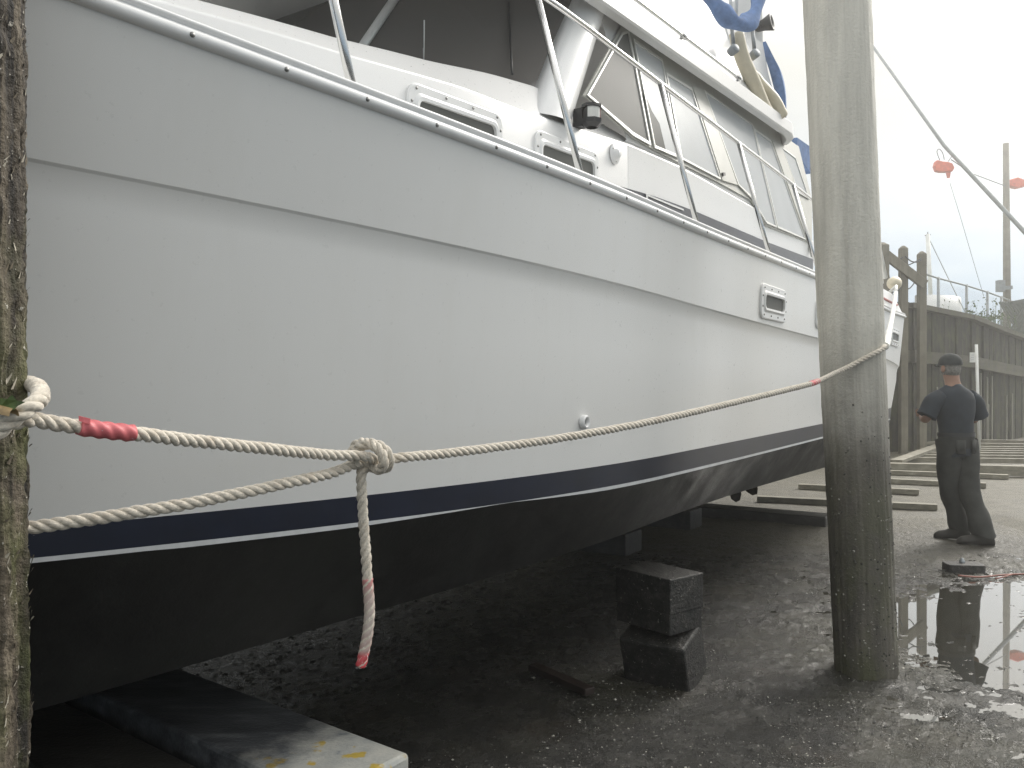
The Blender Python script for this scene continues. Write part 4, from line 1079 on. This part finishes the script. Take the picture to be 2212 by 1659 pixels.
# lattice screen at the right edge
mb=MB(); o0=at(2192,722,31); o1=at(2260,735,30.5); 
lt=thing('lattice_screen','dark green lattice screen beside the grey mast','screen',at(2215,725,31))
for i in range(16):
    for s_ in (1,-1):
        a=at(2190+i*6-30,(652 if s_>0 else 748),31); b=at(2190+i*6+30,(748 if s_>0 else 652),31)
        mb.beam(a+Vector((0,.03*s_,0)),b+Vector((0,.03*s_,0)),.03,.075)
M_lat=simple('dark_green_lattice',(.03,.045,.035),.7,var=.3); obj('lattice_strips',mb,M_lat,lt)
mb=MB(); mb.beam(at(2186,654,30.9),at(2262,640,30.9),.08,.12); mb.beam(at(2192,640,30.9),at(2192,750,30.9),.1,.12); obj('frame',mb,M_lat,lt)
# weeds along the cap
def weed(px,py,Y,hgt,n,label,wd=.5):
    mb=MB(); b=at(px,py,Y)
    for i in range(n):
        a=RNG.uniform(0,6.28); l=hgt*RNG.uniform(.4,1); p=b+Vector((RNG.normal()*wd,RNG.normal()*.2,0)); d=Vector((math.cos(a)*.35,math.sin(a)*.35,1)).normalized()
        for k in range(5):
            q=p+d*l*(k+1)/5; s_=.05*RNG.uniform(.6,1.4); e1=Vector(RNG.normal(size=3)).normalized(); e2=Vector(RNG.normal(size=3)).normalized()
            mb.face([mb.vert(x) for x in (q,q+e1*s_,q+(e1+e2)*s_*.8,q+e2*s_)])
        mb.face([mb.vert(x) for x in (p-Vector((.008,0,.2)),p+Vector((.008,0,-.2)),p+d*l)])
    return tag(obj('weed_clump',mb,M_leaf,None,recalc=False),label,'weeds','weeds growing along the wall top')
weed(2100,692,22,.65,26,'leafy weed clump behind the second fence post')
weed(2122,694,23,.3,22,'low weeds by the third fence post',.22)
weed(2148,694,23,.22,34,'low mossy weeds left of the grey mast',.25)
# gauge pole and notice
gp=thing('gauge_pole','slim white pole with a small notice standing before the wall','pole',at(2112,827,16.8)*Vector((1,1,0)) if False else Vector((at(2112,827,16.8).x,16.8,0)))
mb=MB(); mb.tube([Vector((at(2116,827,16.8).x,16.8,0)),at(2109,744,16.8)],.03,8); obj('white_pole',mb,M_pvc,gp)
mb=MB(); mb.box(at(2100.5,772,16.75),.10,.02,.20); sg=obj('notice',mb,M_pvc,gp)
mb=MB()
for k in range(3): mb.box(at(2100.5,767+k*5,16.735),.06,.004,.012)
obj('notice_lines',mb,M_grey,sg)

# flat slab in the puddle and its cord
mb=MB(); sc_=onz(2092,1236,.0); loop=rrect(-.145,.145,-.085,.085,.05,6)
z0_=-.02; z1_=.055
mb.grid([[Vector((sc_.x+u*math.cos(-.12)-v*math.sin(-.12),sc_.y+.07+u*math.sin(-.12)+v*math.cos(-.12),z)) for u,v in loop] for z in (z0_,z1_-.005)],0,False,closed=True)
mb.grid([[Vector((sc_.x+q*(u*math.cos(-.12)-v*math.sin(-.12)),sc_.y+.07+q*(u*math.sin(-.12)+v*math.cos(-.12)),z)) for u,v in loop] for q,z in ((1,z1_-.005),(.97,z1_),(.0,z1_))],0,False,closed=True)
sl=thing('rubber_slab','flat dark round-cornered slab sitting in the puddle behind the reflections','slab',(sc_.x,sc_.y,0))
obj('slab_body',mb,M_block,sl)
mb=MB(); mb.lathe((sc_.x-.0,sc_.y+.09,z1_),(0,0,1),[(.02,0),(.02,.02),(.012,.022),(.012,.035),(0,.036)],10); obj('bolt',mb,M_galv,sl)
mb=MB(); cpth=catmull([onz(*p) for p in ((2070,1243,.02),(2100,1246,.012),(2125,1246,.01),(2155,1243,.01),(2185,1241,.01),(2230,1240,.01),(2290,1243,.01))],6); mb.tube(cpth,.007,6)
mb.tube(catmull([onz(*p) for p in ((2185,1241,.01),(2165,1247,.008),(2150,1250,.004))],4),.006,6)
M_cord=simple('reddish_cord',(.2,.06,.035),.55,var=.2); tag(obj('cord',mb,M_cord),'reddish cord trailing from the slab across the puddle','cord')
# pebbles and shell lying on the ground
mb=MB(); c=onz(1835,1112,.02)
# ------------------------------------------------------------------ the worker
M_skin=simple('skin',(.3,.17,.115),.55); M_tee=simple('dark_tee',(.018,.024,.032),.9,var=.25,scale=10,bmp=.3); M_trs=simple('dark_work_trousers',(.035,.036,.032),.9,var=.3,scale=9,bmp=.4)
M_boot=simple('work_boot',(.03,.027,.022),.7,var=.3,bmp=.3); M_cap=simple('dark_cap',(.03,.033,.032),.85,var=.2); M_hair=simple('grey_hair',(.2,.19,.17),.8,var=.4,scale=60)
PX,PY=4.14,7.72
fd=Vector((-.30,.954,0)).normalized(); rt=Vector((fd.y,-fd.x,0))    # facing, right-hand side
def W_(r,f,z): return Vector((PX,PY,0))+rt*r+fd*f+Vector((0,0,z))
def skinned(name,verts,edges,radii,mat,parent,lev=2):
    me=bpy.data.meshes.new(name); me.from_pydata([tuple(v) for v in verts],edges,[]); me.materials.append(mat)
    o=bpy.data.objects.new(name,me); COL.objects.link(o)
    sk=o.modifiers.new('skin','SKIN'); sk.use_smooth_shade=True
    lay=me.skin_vertices[0] if me.skin_vertices else None
    if lay is None:
        bm=bmesh.new(); bm.from_mesh(me); bm.verts.layers.skin.verify(); bm.to_mesh(me); bm.free(); lay=me.skin_vertices[0]
    for i,r in enumerate(radii):
        lay.data[i].radius=r if isinstance(r,tuple) else (r,r); lay.data[i].use_root=(i==0)
    ss=o.modifiers.new('sub','SUBSURF'); ss.levels=lev; ss.render_levels=lev
    o.parent=parent; o.matrix_parent_inverse=Matrix.Translation(-parent.location); return o
worker=thing('person','person seen from behind in dark tee, work trousers, boots and cap','person',(PX,PY,0))
# feet: toes to the left of the picture
tl=Vector((-.93,.36,0)).normalized(); fl_=Vector((-.95,.30,0)).normalized()
ankL=Vector((4.235,7.83,.09)); ankR=Vector((4.30,7.55,.09))
hipL=W_(-.085,0,.92); hipR=W_(.095,0,.92); kneL=hipL.lerp(ankL,.52)+Vector((-.055,0,.0)); kneR=hipR.lerp(ankR,.52)+Vector((-.03,.03,0))
pel=W_(0,0,.96); che=W_(0,.02,1.25); nek=W_(-.005,.03,1.47); hd=W_(-.015,.06,1.60)
shL=W_(-.15,.02,1.33); shR=W_(.15,.02,1.33); elL=W_(-.30,.07,1.13); elR=W_(.305,.06,1.12); wrL=W_(-.12,.29,1.17); wrR=W_(.12,.29,1.17)
V=[pel,W_(0,.01,1.1),che,W_(0,.02,1.42),nek,hd,W_(-.015,.06,1.70),shL,elL,wrL,shR,elR,wrR,hipL,kneL,ankL,hipR,kneR,ankR]
E_=[(0,1),(1,2),(2,3),(3,4),(4,5),(5,6),(3,7),(7,8),(8,9),(3,10),(10,11),(11,12),(0,13),(13,14),(14,15),(0,16),(16,17),(17,18)]
Rd=[.11,.10,.11,.045,.055,.085,.06,.055,.042,.03,.055,.042,.03,.08,.055,.04,.08,.055,.04]
body=skinned('body',V,E_,Rd,M_skin,worker)
# hands around a small phone held in front
hv=[];he=[];hr=[]
for wr,sg_ in ((wrL,1),(wrR,-1)):
    b=len(hv); palm=wr+fd*.05+rt*.02*sg_+Vector((0,0,.02)); hv+=[wr,palm]; hr+=[.026,(.034)]; he+=[(b,b+1)]
    for k in range(4):
        i=len(hv); p1=palm+fd*.035+Vector((0,0,.03-.02*k)); p2=p1+fd*.018+rt*.022*sg_; p3=p2+rt*.018*sg_-fd*.006
        hv+=[p1,p2,p3]; hr+=[.010,.009,.008]; he+=[(b+1,i),(i,i+1),(i+1,i+2)]
    i=len(hv); p1=palm+rt*.028*sg_+Vector((0,0,.03)); p2=p1+fd*.02+Vector((0,0,.018)); hv+=[p1,p2]; hr+=[.011,.009]; he+=[(b+1,i),(i,i+1)]
skinned('hands',hv,he,hr,M_skin,body)
# tee shirt
mb=MB(); rows=[]
for z,a_,b_,f_ in ((.80,.160,.125,.0),(.83,.166,.13,.0),(.92,.158,.125,.0),(1.02,.160,.125,.005),(1.12,.175,.13,.01),(1.23,.20,.138,.02),(1.32,.215,.135,.025),(1.38,.20,.115,.025),(1.42,.15,.095,.025),(1.445,.095,.08,.03),(1.465,.068,.066,.03),(1.46,.06,.058,.03)):
    rows.append([W_(a_*math.cos(t)*(1+.02*math.sin(5*t+z*30)),f_+b_*math.sin(t)*(1+.03*math.sin(4*t+z*23)),z+.006*math.sin(3*t)) for t in np.linspace(0,2*math.pi,33)[:-1]])
mb.grid(rows,0,True,closed=True)
for sh_,el_,q in ((W_(-.155,.02,1.36),W_(-.30,.05,1.17),-1),(W_(.155,.02,1.36),W_(.305,.04,1.16),1)):
    P=catmull([sh_,sh_.lerp(el_,.4)+rt*.025*q+Vector((0,0,.012)),sh_.lerp(el_,.75)+rt*.012*q,el_],5); n=len(P)
    mb.tube(P,[float(np.interp(k/(n-1),[0,.3,.7,1],[.07,.085,.085,.09])) for k in range(n)],14)
obj('tee_shirt',mb,M_tee,worker)
# trousers: lofted legs with loose hems
mb=MB()
def leg(hip,kn,an,rr):
    P=catmull([hip+Vector((0,0,.04)),hip.lerp(kn,.5)+Vector((0,0,0)),kn,kn.lerp(an,.55),an+Vector((.0,.0,.0))],5); rows=[]
    n=len(P)
    for i,p in enumerate(P):
        f=i/(n-1); r=np.interp(f,[0,.25,.5,.75,.93,1],rr); rows.append([p+Vector((math.cos(a)*r*(1+.05*math.sin(3*a+i)),math.sin(a)*r*(1+.05*math.cos(2*a+i*1.7)),.012*math.sin(a*2+i))) for a in np.linspace(0,2*math.pi,19)[:-1]])
    mb.grid(rows,0,True,closed=True)
leg(hipL,kneL,ankL,[.115,.105,.085,.082,.09,.088]); leg(hipR,kneR,ankR,[.118,.108,.09,.095,.105,.1])
rows=[]
for z,a_,b_ in ((.78,.10,.09),(.84,.17,.12),(.9,.185,.135),(.98,.175,.13),(1.02,.165,.125)):
    rows.append([W_(a_*math.cos(t),b_*math.sin(t),z) for t in np.linspace(0,2*math.pi,25)[:-1]])
mb.grid(rows,0,True,closed=True); obj('trousers',mb,M_trs,worker)
mb=MB(); rows=[]
for z,g_ in ((.985,.004),(1.015,.004)): rows.append([W_((.176+g_)*math.cos(t),(.131+g_)*math.sin(t),z) for t in np.linspace(0,2*math.pi,33)[:-1]])
mb.grid(rows,0,True,closed=True); obj('belt',mb,M_plastic,worker)
for q in (-1,1):
    mb=MB(); pk=[]
    for k in range(5):
        r_=(.035+.02*k)*q; zz=lambda z: W_(r_,-math.sqrt(max(0,1-(r_/.185)**2))*.138-.004,z)
        pk.append([zz(.955),zz(.83)])
    mb.grid(pk); o=obj('back_pocket',mb,M_trs,worker); sm_=o.modifiers.new('t','SOLIDIFY'); sm_.thickness=.004
def boot(an,d,name='boot'):
    m=MB(); s_=Vector((-d.y,d.x,0)); b=Vector((an.x,an.y,0)); rows=[]
    for f,w,h,zz in ((-.085,.028,.06,.0),(-.075,.04,.12,.0),(-.03,.05,.16,.0),(.03,.05,.15,.0),(.08,.05,.105,.0),(.13,.053,.085,.0),(.18,.05,.075,.0),(.21,.035,.055,.0),(.225,.012,.035,.0)):
        rows.append([b+d*f+s_*w*math.cos(t)*(1 if math.sin(t)<.2 else .8)+Vector((0,0,max(.0,h*.5+h*.5*math.sin(t)))) for t in np.linspace(0,2*math.pi,17)[:-1]])
    m.grid(rows,0,True,closed=True); m.face([m.vert(p) for p in rows[0]]); m.face([m.vert(p) for p in rows[-1]])
    return obj(name,m,M_boot,worker)
boot(ankL,tl); boot(ankR,fl_)
# hair, ears and cap
def ell(c,rx,ry,rz,mat,name,par,z0=-1,z1=1,yaw=0):
    m=MB(); rows=[]
    for t in np.linspace(z0,z1,9):
        q=math.sqrt(max(0,1-t*t)); rows.append([c+rt*(rx*q*math.cos(a))+fd*(ry*q*math.sin(a))+Vector((0,0,rz*t)) for a in np.linspace(0,2*math.pi,21)[:-1]])
    m.grid(rows,0,True,closed=True); return obj(name,m,mat,par)
hc=W_(-.015,.055,1.63)
ell(hc+Vector((0,0,-.01)),.082,.098,.11,M_hair,'hair',body,-.75,.5)
for s_ in (-1,1): ell(hc+rt*.085*s_+Vector((0,0,-.02)),.014,.022,.035,M_skin,'ear',body)
cap=ell(hc+Vector((0,0,.025)),.094,.112,.105,M_cap,'cap',worker,-.08,1)
mb=MB(); rows=[]
for q,zz in ((.9,.02),(1.15,.01),(1.38,-.004)):
    rows.append([hc+rt*(.085*math.cos(a))*min(1,1.15-.1*q)+fd*(.105*q*math.sin(a)+ (.02 if q>1 else 0))+Vector((0,0,zz+.015*math.sin(a))) for a in np.linspace(R(15),R(165),11)])
mb.grid(rows); o=obj('cap_brim',mb,M_cap,cap); sm_=o.modifiers.new('t','SOLIDIFY'); sm_.thickness=.006
mb=MB(); mb.box(W_(0,.36,1.22),.075,.012,.15,(rt,fd,Vector((0,0,1)))); tag(obj('phone',mb,M_plastic,None,bevel=.006),'dark phone held in front of the person','phone')

# ------------------------------------------------------------------ air
hz=MB(); hz.box((7,21.5,6.6),96,77,15.6)
m=bpy.data.materials.new('sea_mist'); m.use_nodes=True; nt=m.node_tree; nt.nodes.clear()
out=nt.nodes.new('ShaderNodeOutputMaterial'); pv=nt.nodes.new('ShaderNodeVolumePrincipled')
pv.inputs['Color'].default_value=(.97,.96,.93,1); pv.inputs['Density'].default_value=.0062; pv.inputs['Anisotropy'].default_value=.78
pv.inputs['Density Attribute'].default_value=''
nt.links.new(pv.outputs[0],out.inputs['Volume'])
tag(obj('haze',hz,m),kind='stuff')

# ------------------------------------------------------------------ sky, sun, camera
SUN_EL,SUN_AZ=38,48          # azimuth to the right of the view direction
w=bpy.data.worlds.new('World'); SC.world=w; w.use_nodes=True; nt=w.node_tree
bg=nt.nodes['Background']
sky=N(nt,'ShaderNodeTexSky'); sky.sky_type='NISHITA'; sky.sun_disc=False; sky.sun_elevation=R(SUN_EL); sky.sun_rotation=R(SUN_AZ); sky.dust_density=3; sky.air_density=1.2
tc=N(nt,'ShaderNodeTexCoord'); mp=N(nt,'ShaderNodeMapping'); mp.inputs['Scale'].default_value=(1,1,3.5)
nt.links.new(tc.outputs['Generated'],mp.inputs[0])
nz=N(nt,'ShaderNodeTexNoise'); nz.inputs['Scale'].default_value=2.2; nz.inputs['Detail'].default_value=6; nz.inputs['Roughness'].default_value=.55; nt.links.new(mp.outputs[0],nz.inputs['Vector'])
cl=ramp(nt,nz.outputs['Fac'],[(.32,(.8,.8,.8)),(.55,(.96,.96,.96))])
sx=N(nt,'ShaderNodeSeparateXYZ'); nt.links.new(tc.outputs['Generated'],sx.inputs[0])
band=ramp(nt,sx.outputs['Z'],[(.0,(3.0,3.9,4.9)),(.11,(3.3,4.2,5.2)),(.2,(4.3,4.7,5.1)),(.34,(4.9,4.85,4.45)),(.6,(9.6,9.6,9.4)),(1,(11.5,11.5,11.4))])
cm=mixc(nt,cl,sky.outputs[0],band)
nt.links.new(cm,bg.inputs[0]); bg.inputs[1].default_value=.105
sd=bpy.data.lights.new('Sun','SUN'); sd.energy=2.2; sd.angle=R(28); sd.color=(1,.96,.9)
so=bpy.data.objects.new('Sun',sd); COL.objects.link(so)
dv=Vector((math.sin(R(SUN_AZ))*math.cos(R(SUN_EL)),math.cos(R(SUN_AZ))*math.cos(R(SUN_EL)),math.sin(R(SUN_EL))))
so.rotation_euler=(-dv).to_track_quat('-Z','Y').to_euler(); so.location=dv*20
cd=bpy.data.cameras.new('Camera'); cam=bpy.data.objects.new('Camera',cd); COL.objects.link(cam)
cam.location=(0,0,H); cam.rotation_euler=(R(90),0,0)
cd.sensor_width=36; cd.lens=F/2212*36; cd.clip_start=.02; cd.clip_end=500
cd.shift_y=(HZ-829.5)/2212
SC.camera=cam
vs=SC.view_settings; vs.view_transform='Standard'; vs.look='None'; vs.gamma=1; vs.exposure=.6
SC.cycles.max_bounces=8; SC.cycles.volume_bounces=1; SC.cycles.use_denoising=True; SC.cycles.denoising_input_passes='RGB_ALBEDO_NORMAL'; SC.cycles.denoising_prefilter='NONE'
SC.cycles.sample_clamp_indirect=6
